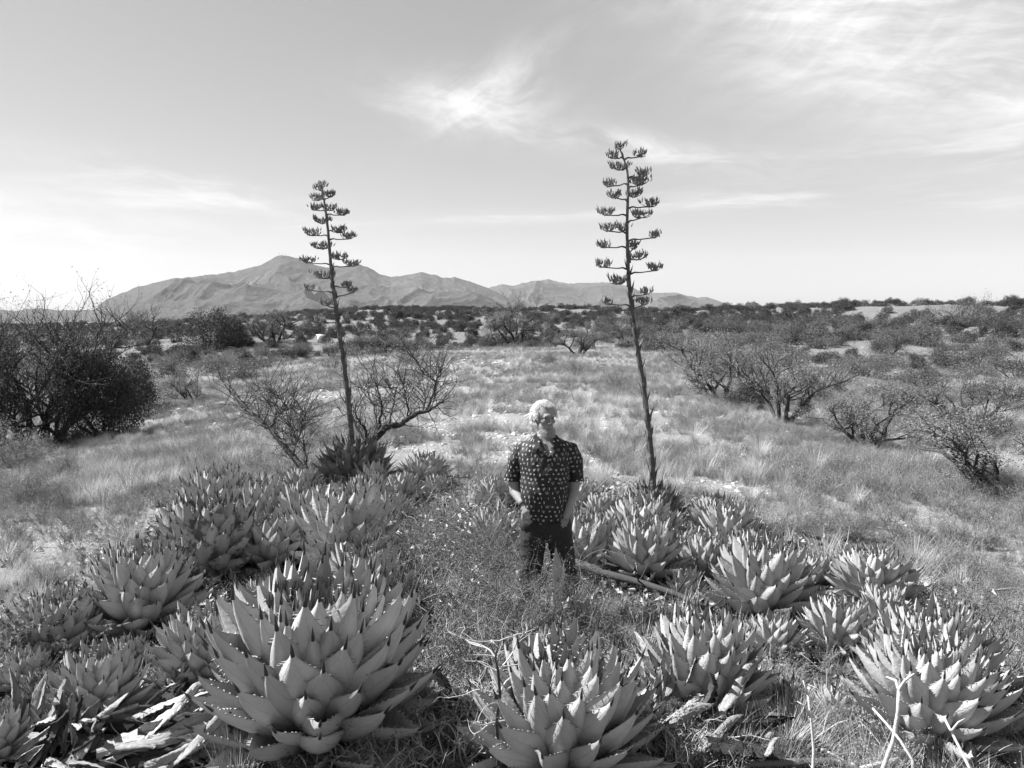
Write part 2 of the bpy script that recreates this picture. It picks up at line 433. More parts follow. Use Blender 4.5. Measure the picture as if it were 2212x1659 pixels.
# ------------------------------------------------------------------ mountains
M['mountain'] = None
def mountain_material():
    mt = bpy.data.materials.new('mountain_scrub_and_rock'); mt.use_nodes = True
    t = NT(mt.node_tree); t.n.clear()
    tc = t.node('ShaderNodeTexCoord'); P = tc.outputs['Object']
    a = t.noise(P, 0.0016, 6, 0.6); b = t.noise(P, 0.02, 4, 0.75)
    rockm = t.m('MULTIPLY', t.ramp(a, 0.56, 0.66), t.ramp(b, 0.45, 0.6))
    val = t.m('ADD', t.m('MULTIPLY', t.m('ADD', 0.2, t.m('MULTIPLY', b, 1.6)), 0.066), t.m('MULTIPLY', rockm, 0.05))
    bs = t.node('ShaderNodeBsdfPrincipled'); t.l.new(val, bs.inputs['Base Color']); bs.inputs['Roughness'].default_value = 1.0
    bs.inputs['Specular IOR Level'].default_value = 0.0
    bn = t.node('ShaderNodeBump'); bn.inputs['Strength'].default_value = 0.5; bn.inputs['Distance'].default_value = 40
    t.l.new(b, bn.inputs['Height']); t.l.new(bn.outputs[0], bs.inputs['Normal'])
    out = t.node('ShaderNodeOutputMaterial'); t.l.new(bs.outputs[0], out.inputs['Surface'])
    return mt
M['mountain'] = mountain_material()
def mountain(name, pts, r_foot, r_crest, seed, rough, label_kind='structure'):
    pts = sorted(pts)
    dirs = [ray(px, py) for px, py in pts]
    azp = np.array([math.atan2(d[0], d[1]) for d in dirs])
    elp = np.array([d[2] / math.hypot(d[0], d[1]) for d in dirs])
    A = np.linspace(azp[0], azp[-1], 560)
    el = np.interp(A, azp, elp)
    k = np.ones(5) / 5; el = np.convolve(np.pad(el, 2, 'edge'), k, 'valid')
    el = el + (fbm(A * 160, A * 0, 4, seed) - 0.5) * 0.0022
    els = np.convolve(np.pad(np.convolve(np.interp(A, azp, elp), np.ones(9) / 9, 'same'), 30, 'edge'), np.ones(61) / 61, 'valid')
    T = np.concatenate([np.linspace(0, 1, 190), 1 + np.linspace(0, 1, 22)[1:]])
    TT, AA_ = np.meshgrid(T, A, indexing='ij')
    wt = np.clip(TT, 0, 1) ** 9; E = el[None, :] * wt + np.minimum(els, el + .004)[None, :] * (1 - wt)
    R = r_foot + (r_crest - r_foot) * TT
    crest = CAM_H + E * r_crest + 95
    X = R * np.sin(AA_); Y = R * np.cos(AA_)
    s = 1300.0
    warp = (fbm(X / 2200, Y / 2200, 3, seed + 9) - 0.5) * 1500
    rg = ridged((X + warp) / s, (Y + 0.5 * warp) / (s * 1.5), 6, seed)
    up = np.clip(TT, 0, 1) ** 1.35
    down = np.clip(TT - 1, 0, 1)
    mid = np.sin(np.clip(TT, 0, 1) * PI) ** 0.8
    Z = -95 + crest * up * (1 - down ** 1.0 * 0.95) + (rg - 0.45) * rough * mid * np.clip(crest / 500, 0.15, 1.2)
    Z = np.where(TT >= 1, Z + (rg - 0.5) * rough * 0.4 * np.clip(down * 3, 0, 1), Z)
    # nothing in front of the crest may stand above the skyline
    lim = CAM_H + (el[None, :] * R - 8)
    Z = np.where(TT < 0.995, np.minimum(Z, lim), Z)
    me = from_arrays_grid(name, np.stack([X, Y, Z], -1), [M['mountain']])
    return tag(link(name, me), kind=label_kind)
mountain('mountain_range', [(150, 700), (185, 680), (205, 668), (225, 650), (258, 635), (290, 622), (330, 613), (370, 602), (410, 599), (450, 594), (510, 586), (560, 574), (585, 560), (597, 554), (610, 552), (632, 555), (655, 560), (692, 576), (720, 578), (745, 574), (775, 569),
    (800, 580), (820, 592), (845, 599), (880, 593), (912, 588), (940, 594), (962, 601), (979, 598), (1010, 607), (1035, 615), (1055, 623), (1090, 640), (1150, 655), (1230, 668), (1300, 690)], 5200, 8600, 31, 470)
mountain('far_mountain_range', [(960, 690), (1020, 640), (1060, 620), (1085, 614), (1111, 617), (1145, 608), (1165, 606), (1185, 603), (1225, 613), (1260, 611), (1291, 610), (1329, 612), (1355, 618), (1383, 629), (1403, 633), (1457, 632), (1507, 643), (1526, 641), (1557, 652),
    (1594, 668), (1640, 690)], 7800, 11500, 77, 450)
mountain('low_distant_hills', [(-420, 690), (-200, 672), (-60, 664), (0, 668), (30, 671), (80, 667), (120, 669), (170, 671), (215, 668), (260, 676), (330, 690)], 6500, 9500, 55, 160)
# summit masts
p = at(607, 551, 8600 * math.cos(math.atan((607 - CX) / F)))
for i, dx in enumerate((-10, 12, 32)):
    mb = MB(); hgt = (34, 22, 16)[i]
    mb.tube([(0, 0, -15), (0, 0, hgt)], [1.6, 0.8], 5); mb.tube([(-4, 0, hgt * 0.7), (4, 0, hgt * 0.7)], 0.8, 4)
    o = link('radio_mast', mb.mesh('radio_mast', [M['bark_mid']]), loc=(p.x + dx * 1.6, p.y, p.z))
    tag(o, ('tallest thin radio mast on the highest mountain summit', 'middle thin radio mast on the highest mountain summit', 'shortest radio mast right of the others on the summit')[i], 'mast', 'radio masts on the summit')

# ------------------------------------------------------------------ haze
mb = MB()
x0, x1, y0, y1, z0, z1 = -12000, 12000, -3000, 13500, -110, 900
mb.add([(x0, y0, z0), (x1, y0, z0), (x1, y1, z0), (x0, y1, z0), (x0, y0, z1), (x1, y0, z1), (x1, y1, z1), (x0, y1, z1)],
       [(0, 3, 2, 1), (4, 5, 6, 7), (0, 1, 5, 4), (1, 2, 6, 5), (2, 3, 7, 6), (3, 0, 4, 7)])
hm = bpy.data.materials.new('haze_air'); hm.use_nodes = True
t = NT(hm.node_tree); t.n.clear()
pv = t.node('ShaderNodeVolumePrincipled'); pv.inputs['Color'].default_value = (0.95, 0.95, 0.95, 1)
pv.inputs['Density'].default_value = 2.2e-5; pv.inputs['Anisotropy'].default_value = 0.0
t.l.new(pv.outputs[0], t.node('ShaderNodeOutputMaterial').inputs['Volume'])
HAZE = True
if HAZE: tag(link('haze', mb.mesh('haze', [hm], smooth=False)), kind='stuff')

# ------------------------------------------------------------------ scattering (one object, geometry nodes)
def scatter(name, pts, rot, scl, idx, meshes, kind='stuff'):
    coll = bpy.data.collections.new(name + '_kinds')
    for i, me in enumerate(meshes):
        o = bpy.data.objects.new('%s_kind_%02d' % (name, i), me); coll.objects.link(o)
    me = bpy.data.meshes.new(name)
    N = len(pts)
    me.vertices.add(N); me.vertices.foreach_set('co', np.asarray(pts, np.float32).ravel())
    a = me.attributes.new('rot', 'FLOAT_VECTOR', 'POINT'); a.data.foreach_set('vector', np.asarray(rot, np.float32).ravel())
    a = me.attributes.new('scl', 'FLOAT', 'POINT'); a.data.foreach_set('value', np.asarray(scl, np.float32))
    a = me.attributes.new('idx', 'INT', 'POINT'); a.data.foreach_set('value', np.asarray(idx, np.int32))
    ng = bpy.data.node_groups.new(name + '_scatter', 'GeometryNodeTree')
    ng.interface.new_socket('Geometry', in_out='INPUT', socket_type='NodeSocketGeometry')
    ng.interface.new_socket('Geometry', in_out='OUTPUT', socket_type='NodeSocketGeometry')
    gi = ng.nodes.new('NodeGroupInput'); go = ng.nodes.new('NodeGroupOutput')
    ci = ng.nodes.new('GeometryNodeCollectionInfo'); ci.inputs['Collection'].default_value = coll
    ci.inputs['Separate Children'].default_value = True; ci.inputs['Reset Children'].default_value = True
    ip = ng.nodes.new('GeometryNodeInstanceOnPoints'); ip.inputs['Pick Instance'].default_value = True
    def named(nm, ty):
        n = ng.nodes.new('GeometryNodeInputNamedAttribute'); n.data_type = ty; n.inputs['Name'].default_value = nm
        return n.outputs['Attribute']
    ng.links.new(gi.outputs[0], ip.inputs['Points']); ng.links.new(ci.outputs[0], ip.inputs['Instance'])
    ng.links.new(named('idx', 'INT'), ip.inputs['Instance Index'])
    er = ng.nodes.new('FunctionNodeEulerToRotation'); ng.links.new(named('rot', 'FLOAT_VECTOR'), er.inputs[0])
    ng.links.new(er.outputs[0], ip.inputs['Rotation'])
    ng.links.new(named('scl', 'FLOAT'), ip.inputs['Scale'])
    ng.links.new(ip.outputs[0], go.inputs[0])
    o = link(name, me)
    md = o.modifiers.new('scatter', 'NODES'); md.node_group = ng
    return tag(o, kind=kind)

# ------------------------------------------------------------------ agave
LP_S = [0, .12, .3, .42, .52, .62, .72, .81, .88, .945, 1.0]
LP_W = [.60, .68, .88, .98, 1.0, .90, .70, .47, .28, .12, .04]
def agave_leaf(name, width, curv, gut, seed, mats, hi=True, thick=0.035, wave=0.0):
    rng = np.random.default_rng(seed)
    ns = 15 if hi else 9; nv = 6 if hi else 4
    S = np.linspace(0, 1, ns + 1) ** 0.92
    W = np.interp(S, LP_S, LP_W) * width * 0.5
    # centre line in the XZ plane; +X is away from the heart of the plant
    ang = curv * (0.62 - 1.15 * S)
    ds = np.gradient(S)
    cx = np.cumsum(np.sin(ang) * ds); cz = np.cumsum(np.cos(ang) * ds); cx -= cx[0]; cz -= cz[0]
    nx, nz = np.cos(ang), -np.sin(ang)            # normal, pointing outwards
    side_bend = rng.uniform(-0.05, 0.05)
    ph = rng.uniform(0, 6)
    def surf(v, off):
        g = gut * (0.5 + 0.6 * S)
        wob = wave * np.sin(S * 9 + ph + v * 2) * W
        k = -g * W * v * v * 1.1 + off + wob
        x = cx + nx * k; z = cz + nz * k
        y = v * W * (1 - 0.12 * g * v * v) + side_bend * S * S
        return np.stack([x, y, z], 1)
    mb = MB()
    vs = np.linspace(-1, 1, nv + 1)
    th = thick * np.interp(S, [0, .2, .6, .9, 1], [1.5, 1.15, 0.8, .5, .12])
    back = [surf(v, th * math.sqrt(max(0, 1 - v * v)) * 0.9) for v in vs]
    frnt = [surf(v, -th * math.sqrt(max(0, 1 - v * v)) * 0.25) for v in vs]
    nr = ns + 1
    for side, flip in ((back, False), (frnt, True)):
        V = np.stack(side, 1).reshape(-1, 3)
        uv = np.stack([np.tile((vs + 1) / 2, nr), np.repeat(S, nv + 1)], 1)
        fs = []
        for i in range(ns):
            for j in range(nv):
                a = i * (nv + 1) + j
                q = (a, a + 1, a + nv + 2, a + nv + 1)
                fs.append(q if not flip else q[::-1])
        mb.add(V, fs, 0, uv)
    # teeth along both margins
    nt = 15 if hi else 8
    for sgn in (-1, 1):
        for k in range(nt):
            s0 = 0.22 + 0.70 * (k + rng.uniform(-.25, .25)) / nt
            e = surf(sgn, 0.0)
            pnt = np.array([np.interp(s0, S, e[:, q]) for q in range(3)])
            tan = np.array([np.interp(s0 + .03, S, e[:, q]) for q in range(3)]) - pnt; tan /= np.linalg.norm(tan)
            outw = np.array([0, sgn * 1.0, 0]) + 0.35 * tan * rng.uniform(-1, 1.5)
            h = 0.032 * rng.uniform(.7, 1.25) * (1.0 if hi else 1.2); b = 0.010 * (1.0 if hi else 1.3)
            n_ = np.cross(tan, outw); n_ /= np.linalg.norm(n_)
            inn = pnt - outw * 0.006
            mb.add([inn - tan * b, inn + tan * b, inn + n_ * b * 0.7, inn - n_ * b * .7, pnt + outw * h],
                   [(0, 2, 4), (2, 1, 4), (1, 3, 4), (3, 0, 4)], 1)
    tip = surf(0, 0)[-1]; tdir = np.array([math.sin(ang[-1]), 0, math.cos(ang[-1])])
    mb.tube([tip - tdir * .03, tip + tdir * .008, tip + tdir * rng.uniform(.07, .10)], [0.012, 0.0105, 0.0008], 5, 2)
    return mb.mesh(name, mats)
LEAF = {}
for key, wd, mt in (('broad', .36, 'agave'), ('mid', .31, 'agave'), ('narrow', .26, 'agave'), ('scarred', .36, 'agave_scarred'), ('spotted', .30, 'agave_spotted'), ('dark', .34, 'agave_dark')):
    for hi in (True, False):
        LEAF[key, hi] = [agave_leaf('leaf_' + key, wd * (0.92 + .16 * q / 4), 0.50 + .22 * ((q * 3) % 5) / 4, .60 + .55 * ((q * 2) % 5) / 4, 100 + q, [M[mt], M['thorn'], M['spine']], hi) for q in range(5)]
def dry_leaf(name, width, bend, seed, mat, ns=16, nv=6, wrinkle=0.05, twist=1.0):
    rng = np.random.default_rng(seed)
    S = np.linspace(0, 1, ns + 1)
    W = np.interp(S, [0, .15, .4, .65, .85, .95, 1], [.75, .62, .9, 1, .6, .25, .02]) * width * .5
    W = W * (1 + 0.25 * (rng.random(ns + 1) - .5))
    ang = bend * np.sin(S * 3.1) + 0.15 * rng.normal(size=ns + 1).cumsum() * .3
    dsv = 1 / ns
    cx = np.cumsum(np.sin(ang)) * dsv; cz = np.cumsum(np.cos(ang)) * dsv; cx -= cx[0]; cz -= cz[0]
    tw = twist * (S * rng.uniform(-1, 1) + .4 * np.sin(S * 5 + rng.uniform(0, 6)))
    vs = np.linspace(-1, 1, nv + 1); curl = rng.uniform(.3, 1.1)
    rows = []
    fr = rng.normal(size=(ns + 1, nv + 1)) * wrinkle * width
    fold = wrinkle * width * 2.2 * np.sin(np.arange(nv + 1) * 2.6 + rng.uniform(0, 6))[None, :] * (0.5 + rng.random(ns + 1)[:, None] * .5)
    V = np.zeros((ns + 1, nv + 1, 3))
    for j, v in enumerate(vs):
        lx = -curl * W * v * v + fr[:, j] + fold[:, j]; ly = v * W
        V[:, j, 0] = cx + lx * np.cos(tw) - ly * np.sin(tw); V[:, j, 1] = lx * np.sin(tw) + ly * np.cos(tw); V[:, j, 2] = cz
    mb = MB(); fs = []
    for i in range(ns):
        for j in range(nv):
            a = i * (nv + 1) + j; fs.append((a, a + 1, a + nv + 2, a + nv + 1))
    uv = np.stack([np.tile((vs + 1) / 2, ns + 1), np.repeat(S, nv + 1)], 1)
    th = 0.006
    nn = len(fs)
    V1 = V.reshape(-1, 3); V2 = V1.copy(); V2[:, 0] += th
    mb.add(V1, [f[::-1] for f in fs], 0, uv); mb.add(V2, fs, 0, uv)
    rim = []
    M_ = (ns + 1) * (nv + 1)
    for i in range(ns):
        for j in (0, nv):
            a = i * (nv + 1) + j; rim.append((a, a + nv + 1, a + nv + 1 + M_, a + M_))
    mb.f.extend(rim); mb.m.extend([0] * len(rim))
    return mb.mesh(name, [mat])
DRY = {'dark': [dry_leaf('dry_leaf_dark', .26, -.35, 40 + q, M['dry_dark'], 8, 4, 0.05) for q in range(5)],
       'pale': [dry_leaf('dry_leaf_pale', .26, -.3, 60 + q, M['dry'], 10, 4, 0.05) for q in range(5)]}

def agave(vx_, vyb, wpx, n, kind, label, hi=True, lean=(0, 0), tall=1.0, skirt=10, spread=84, group='agave rosettes on the knoll', loc=None, pale_skirt=False, name='agave', R=None, tmin=4, sink=0.0):
    """rosette whose base is seen at (vx_, vyb) and whose width is wpx picture units"""
    if loc is None: loc = ground(vx_, vyb)
    if R is None: R = wpx / 2 * loc.y / F * (1.12 if (vx_ > 1290 and vyb > 1180) or (vx_ < 900 and vyb < 1260) else 1.0)
    rng = random.Random(int(vx_ * 7 + vyb))
    root = empty(name, (loc.x, loc.y, loc.z - sink), 0, label, 'agave', group)
    root.rotation_euler = (math.radians(lean[1]), math.radians(lean[0]), rng.uniform(-.2, .2))
    L = R * 1.20; n = int(n * 1.6)
    ms = LEAF[kind, hi]
    a0 = rng.uniform(0, 6.28)
    for i in range(n):
        t = i / (n - 1)
        az = a0 + i * 2.39996 + rng.uniform(-.12, .12)
        tilt = math.radians(tmin + (spread - tmin) * (0.64 * t + 0.36 * t ** 5) + rng.uniform(-4, 4))
        ln = L * (tall * (0.50 + 0.50 * min(1, t / 0.35) ** .8)) * rng.uniform(.9, 1.08)
        if t > 0.5: ln = ln + (L * .95 - ln) * (t - .5) * 2
        rb = L * (0.02 + 0.11 * t)
        zb = L * (0.36 * (1 - t) ** 1.1 + 0.04) * tall
        me = ms[rng.randrange(5)]
        o = bpy.data.objects.new('leaf', me); COL.objects.link(o); o.parent = root
        q = Matrix.Rotation(az, 4, 'Z') @ Matrix.Rotation(tilt, 4, 'Y') @ Matrix.Rotation(rng.uniform(-.22, .22), 4, 'Z')
        sw = ln * (0.78 + .3 * min(1, t / .35)) * rng.uniform(.92, 1.08)
        o.matrix_local = Matrix.Translation((rb * math.cos(az), rb * math.sin(az), zb)) @ q @ Matrix.Diagonal((ln, sw, ln, 1))
    for i in range(skirt):
        az = i * 2.39996 + rng.uniform(-.4, .4)
        tilt = math.radians(rng.uniform(88, 106)); ln = L * rng.uniform(.55, .92)
        pale = pale_skirt or rng.random() < 0.22
        o = bpy.data.objects.new('dry_leaf', DRY['pale' if pale else 'dark'][rng.randrange(5)]); COL.objects.link(o); o.parent = root
        q = Matrix.Rotation(az, 4, 'Z') @ Matrix.Rotation(tilt, 4, 'Y') @ Matrix.Rotation(rng.uniform(-.8, .8), 4, 'Z')
        o.matrix_local = Matrix.Translation((L * .1 * math.cos(az), L * .1 * math.sin(az), L * rng.uniform(.05, .12))) @ q @ Matrix.Diagonal((ln, ln * 1.1, ln, 1))
    # short woody caudex that carries the leaves
    mb = MB(); mb.tube([(0, 0, -.42), (0, 0, L * .12), (0, 0, L * .3), (0, 0, L * .36)], [L * .16, L * .15, L * .07, L * .02], 9)
    link('caudex', mb.mesh('caudex', [M['dry_dark']]), root)
    return root, L

AG = [
 # vx, base vy, width, leaves, kind, label, kwargs
 (685, 1600, 445, 100, 'broad', 'largest grey agave rosette, at the front left of the centre, with broad toothed leaves', dict(tall=1.26, skirt=12, lean=(3, 5), spread=90)),
 (440, 1468, 240, 62, 'mid', 'agave directly left of the largest rosette, its upright leaves touching it', dict(skirt=12)),
 (310, 1372, 265, 72, 'broad', 'wide artichoke-like agave left, raised on a dark stump of dead leaves', dict(skirt=14, sink=-.06)),
 (128, 1420, 215, 60, 'broad', 'agave behind the leafy weed at the far left', dict()),
 (12, 1415, 120, 40, 'mid', 'agave cut by the left picture edge, half hidden by weeds', dict()),
 (215, 1555, 240, 56, 'mid', 'agave just above the bleached dead leaves, bottom left', dict(pale_skirt=True)),
 (5, 1640, 190, 44, 'narrow', 'narrow-leaved agave in the bottom left corner beside shredded dead leaves', dict(pale_skirt=True)),
 (95, 1520, 110, 34, 'scarred', 'small blotched agave between the corner agave and the leafy weed', dict()),
 (455, 1245, 215, 56, 'scarred', 'dark blotched agave with scarred leaves, left of the cluster', dict(tall=1.1, skirt=14)),
 (588, 1232, 160, 46, 'broad', 'clean pale agave between the blotched one and the spotted one', dict(skirt=12)),
 (745, 1225, 215, 66, 'spotted', 'untidy spotted agave with many narrow leaves left of the tangled bush', dict(tall=1.1, skirt=16)),
 (790, 1345, 240, 60, 'narrow', 'narrow-leaved agave peeping out behind the largest rosette', dict(tall=1.05)),
 (470, 1135, 175, 60, 'broad', 'low wide agave at the left rim of the knoll above the blotched one', dict(tall=.9)),
 (400, 1165, 120, 44, 'mid', 'small agave at the outer left rim beside the grass', dict(tall=.9)),
 (565, 1140, 130, 52, 'mid', 'agave with thin upright leaves in the middle of the left cluster', dict(tall=1.1)),
 (668, 1155, 140, 54, 'mid', 'agave behind the spotted one with shaded front leaves', dict(tall=1.05)),
 (735, 1110, 90, 40, 'mid', 'small sunlit agave below the dark flowering one', dict()),
 (655, 1075, 90, 44, 'mid', 'small agave at the foot of the bare black-limbed mesquite', dict()),
 (795, 1105, 115, 50, 'mid', 'bright agave right of the dark dying rosette', dict(tall=.95)),
 (800, 1062, 105, 44, 'mid', 'pale agave behind the bright one, right below the left flower stalk', dict(tall=.9)),
 (870, 1082, 95, 44, 'mid', 'bright narrow agave below the lone dome-shaped rosette', dict(tall=.9)),
 (945, 1065, 75, 36, 'mid', 'small low agave at the top edge of the tangled bush', dict(tall=.85)),
 (918, 1048, 118, 58, 'broad', 'lone dome-shaped agave on the bare gravel at the back', dict(tall=.85, skirt=6)),
 (1066, 1088, 92, 48, 'broad', "agave at the man's right elbow", dict(tall=.95, skirt=6)),
 (1065, 1175, 130, 44, 'narrow', "agave half buried in the bush left of the man's legs", dict(tall=.9)),
 (1252, 1105, 100, 46, 'mid', "agave behind the man's left forearm", dict()),
 (1262, 1238, 170, 56, 'mid', "agave standing right against the man's left leg", dict(tall=1.12, skirt=8)),
 (1300, 1130, 95, 40, 'mid', "bright agave between the man's hip and the dark flowering one", dict(tall=1.0)),
 (1340, 1150, 90, 44, 'mid', 'small agave tucked behind the wide grey one right of the man', dict()),
 (1388, 1195, 165, 66, 'broad', 'wide grey agave in front of the right flower stalk', dict(skirt=8)),
 (1395, 1268, 165, 56, 'mid', 'bowl-shaped agave perched on a dark stump of leaf bases right of the man', dict(skirt=16, sink=-.1, spread=74)),
 (1545, 1150, 120, 52, 'mid', 'agave at the upper right rim with shaded inner leaves', dict()),
 (1578, 1185, 135, 60, 'mid', 'brightly lit agave at the right rim of the knoll', dict()),
 (1528, 1252, 135, 50, 'mid', 'agave between the stump-perched one and the big fan-shaped one', dict()),
 (1610, 1225, 110, 44, 'mid', 'pale agave directly behind the big fan-shaped one', dict()),
 (1647, 1335, 215, 74, 'mid', 'big fan-shaped agave in the middle of the right-hand row', dict(tall=1.08, skirt=12, spread=92)),
 (1886, 1300, 185, 66, 'broad', 'round sunlit agave at the edge of the grass, far right of the row', dict(tall=.85)),
 (1912, 1358, 125, 44, 'mid', 'small bright agave squeezed in front of the round sunlit one', dict()),
 (1812, 1410, 165, 48, 'mid', 'agave with curled inner leaves left of the two big right-hand ones', dict(tall=1.0)),
 (1672, 1418, 150, 40, 'mid', 'low open agave beside the grass below the fan-shaped one', dict(tall=.85)),
 (2015, 1500, 270, 74, 'mid', 'large agave at the right, directly behind the front right one', dict(tall=.95)),
 (2005, 1598, 310, 80, 'mid', 'large front right agave with broad pale leaves', dict(tall=1.0, spread=94)),
 (1806, 1562, 95, 26, 'mid', 'tiny upright agave pup between the dry stems, lower right', dict(skirt=4, tall=1.15)),
 (1880, 1548, 72, 22, 'mid', 'tiny agave pup tucked under the large front right agave', dict(skirt=3, tall=1.15)),
 (1712, 1535, 85, 24, 'scarred', 'tiny dull agave pup left of the dry forked stem', dict(skirt=3, tall=1.15)),
 (1520, 1540, 270, 66, 'broad', 'agave with bleached collapsed leaves in front of it, lower right of the centre', dict(pale_skirt=True, spread=62, tall=1.1)),
 (1215, 1672, 405, 72, 'mid', 'big foreground agave at the bottom centre behind thorny twigs', dict(tall=1.12, spread=88)),
 (1205, 1485, 180, 44, 'spotted', 'spotted agave hidden behind the big bottom centre one', dict(tall=1.1)),
 (1228, 1390, 160, 44, 'mid', "shaded agave in the bush in front of the man's feet", dict(tall=1.15)),
 (2225, 1540, 90, 36, 'mid', 'agave cut by the right picture edge', dict()),
 (350, 1300, 120, 40, 'mid', 'small agave wedged between the stump-raised agave and the blotched one', dict(tall=.95)),
 (545, 1200, 105, 40, 'mid', 'little agave sprouting between the dark blotched agave and the clean pale one', dict(tall=.95)),
 (620, 1120, 95, 40, 'mid', 'small agave on the back rim of the left cluster, under the bare mesquite', dict(tall=.95)),
 (520, 1100, 100, 40, 'mid', 'far low agave on the back rim of the left cluster, leftmost there', dict(tall=.95)),
 (705, 1190, 100, 40, 'narrow', 'thin-leaved agave squeezed behind the untidy spotted one', dict(tall=.95)),
 (850, 1120, 85, 40, 'mid', 'small agave where the tangled bush meets the back of the left cluster', dict(tall=.95)),
 (60, 1490, 140, 40, 'mid', 'low agave under the leafy weed at the far left', dict(tall=.95)),
 (275, 1450, 120, 40, 'mid', 'small agave in the dark gap below the stump-raised agave', dict(tall=.95)),
 (1478, 1210, 110, 40, 'mid', 'small agave between the wide grey one and the upper right rim', dict(tall=.95)),
 (1450, 1160, 90, 40, 'mid', 'tiny bright agave just right of the dark flowering one', dict(tall=.95)),
 (1655, 1235, 105, 40, 'mid', 'small agave on the right rim just above the fan-shaped one', dict(tall=.95)),
 (1745, 1345, 105, 40, 'mid', 'small agave filling the gap right of the fan-shaped one', dict(tall=.95)),
 (1935, 1440, 150, 40, 'mid', 'agave wedged between the curled-leaved one and the large rear right one', dict(tall=.95)),
 (1350, 1225, 85, 40, 'mid', 'little agave between the leg-side one and the bowl-shaped one', dict(tall=.95)),
 (1620, 1170, 85, 40, 'mid', 'smallest agave at the far end of the right rim', dict(tall=.95)),
 (1700, 1240, 75, 40, 'mid', 'tiny outlying agave at the grass edge right of the rim', dict(tall=.95)),
 (2110, 1560, 150, 40, 'mid', 'half-shaded agave right of the large front right one', dict(tall=.95)),
 (1400, 1600, 150, 40, 'mid', 'half-buried agave between the bottom centre one and the bleached collapsed leaves', dict(tall=.95)),
 (1425, 1520, 150, 40, 'mid', 'agave whose leaves overlap the bottom centre one from the right', dict(tall=.95)),
 (1600, 1500, 110, 40, 'mid', 'small agave behind the pups, right of the bleached collapsed leaves', dict(tall=.95)),
 (1475, 1290, 95, 40, 'mid', 'small agave above the fallen branch, left of the fan-shaped one', dict(tall=.95)),
 (380, 1500, 120, 40, 'mid', 'small agave in the shade left of the largest rosette', dict(tall=.95)),
 (1760, 1265, 95, 40, 'mid', 'small agave between the fan-shaped and the round sunlit one', dict(tall=.95)),
 (880, 1500, 90, 40, 'mid', 'small agave hidden in the litter right of the largest rosette', dict(tall=.95)),
 (560, 1310, 90, 30, 'spotted', 'small dull agave in the leaf litter behind the largest rosette', dict(skirt=14)),
]
AG.append((1208, 1412, 105, 2, 'narrow', "single tall agave leaf cluster standing against the man's trousers", dict(tall=2.0, skirt=2, spread=24, sink=-.30)))
for (vx_, vy_, wd, n, kind, lab, kw) in AG:
    lo_ = ground(vx_, vy_)
    agave(vx_, vy_, wd, n, kind, lab, hi=(wd > 125), **kw)

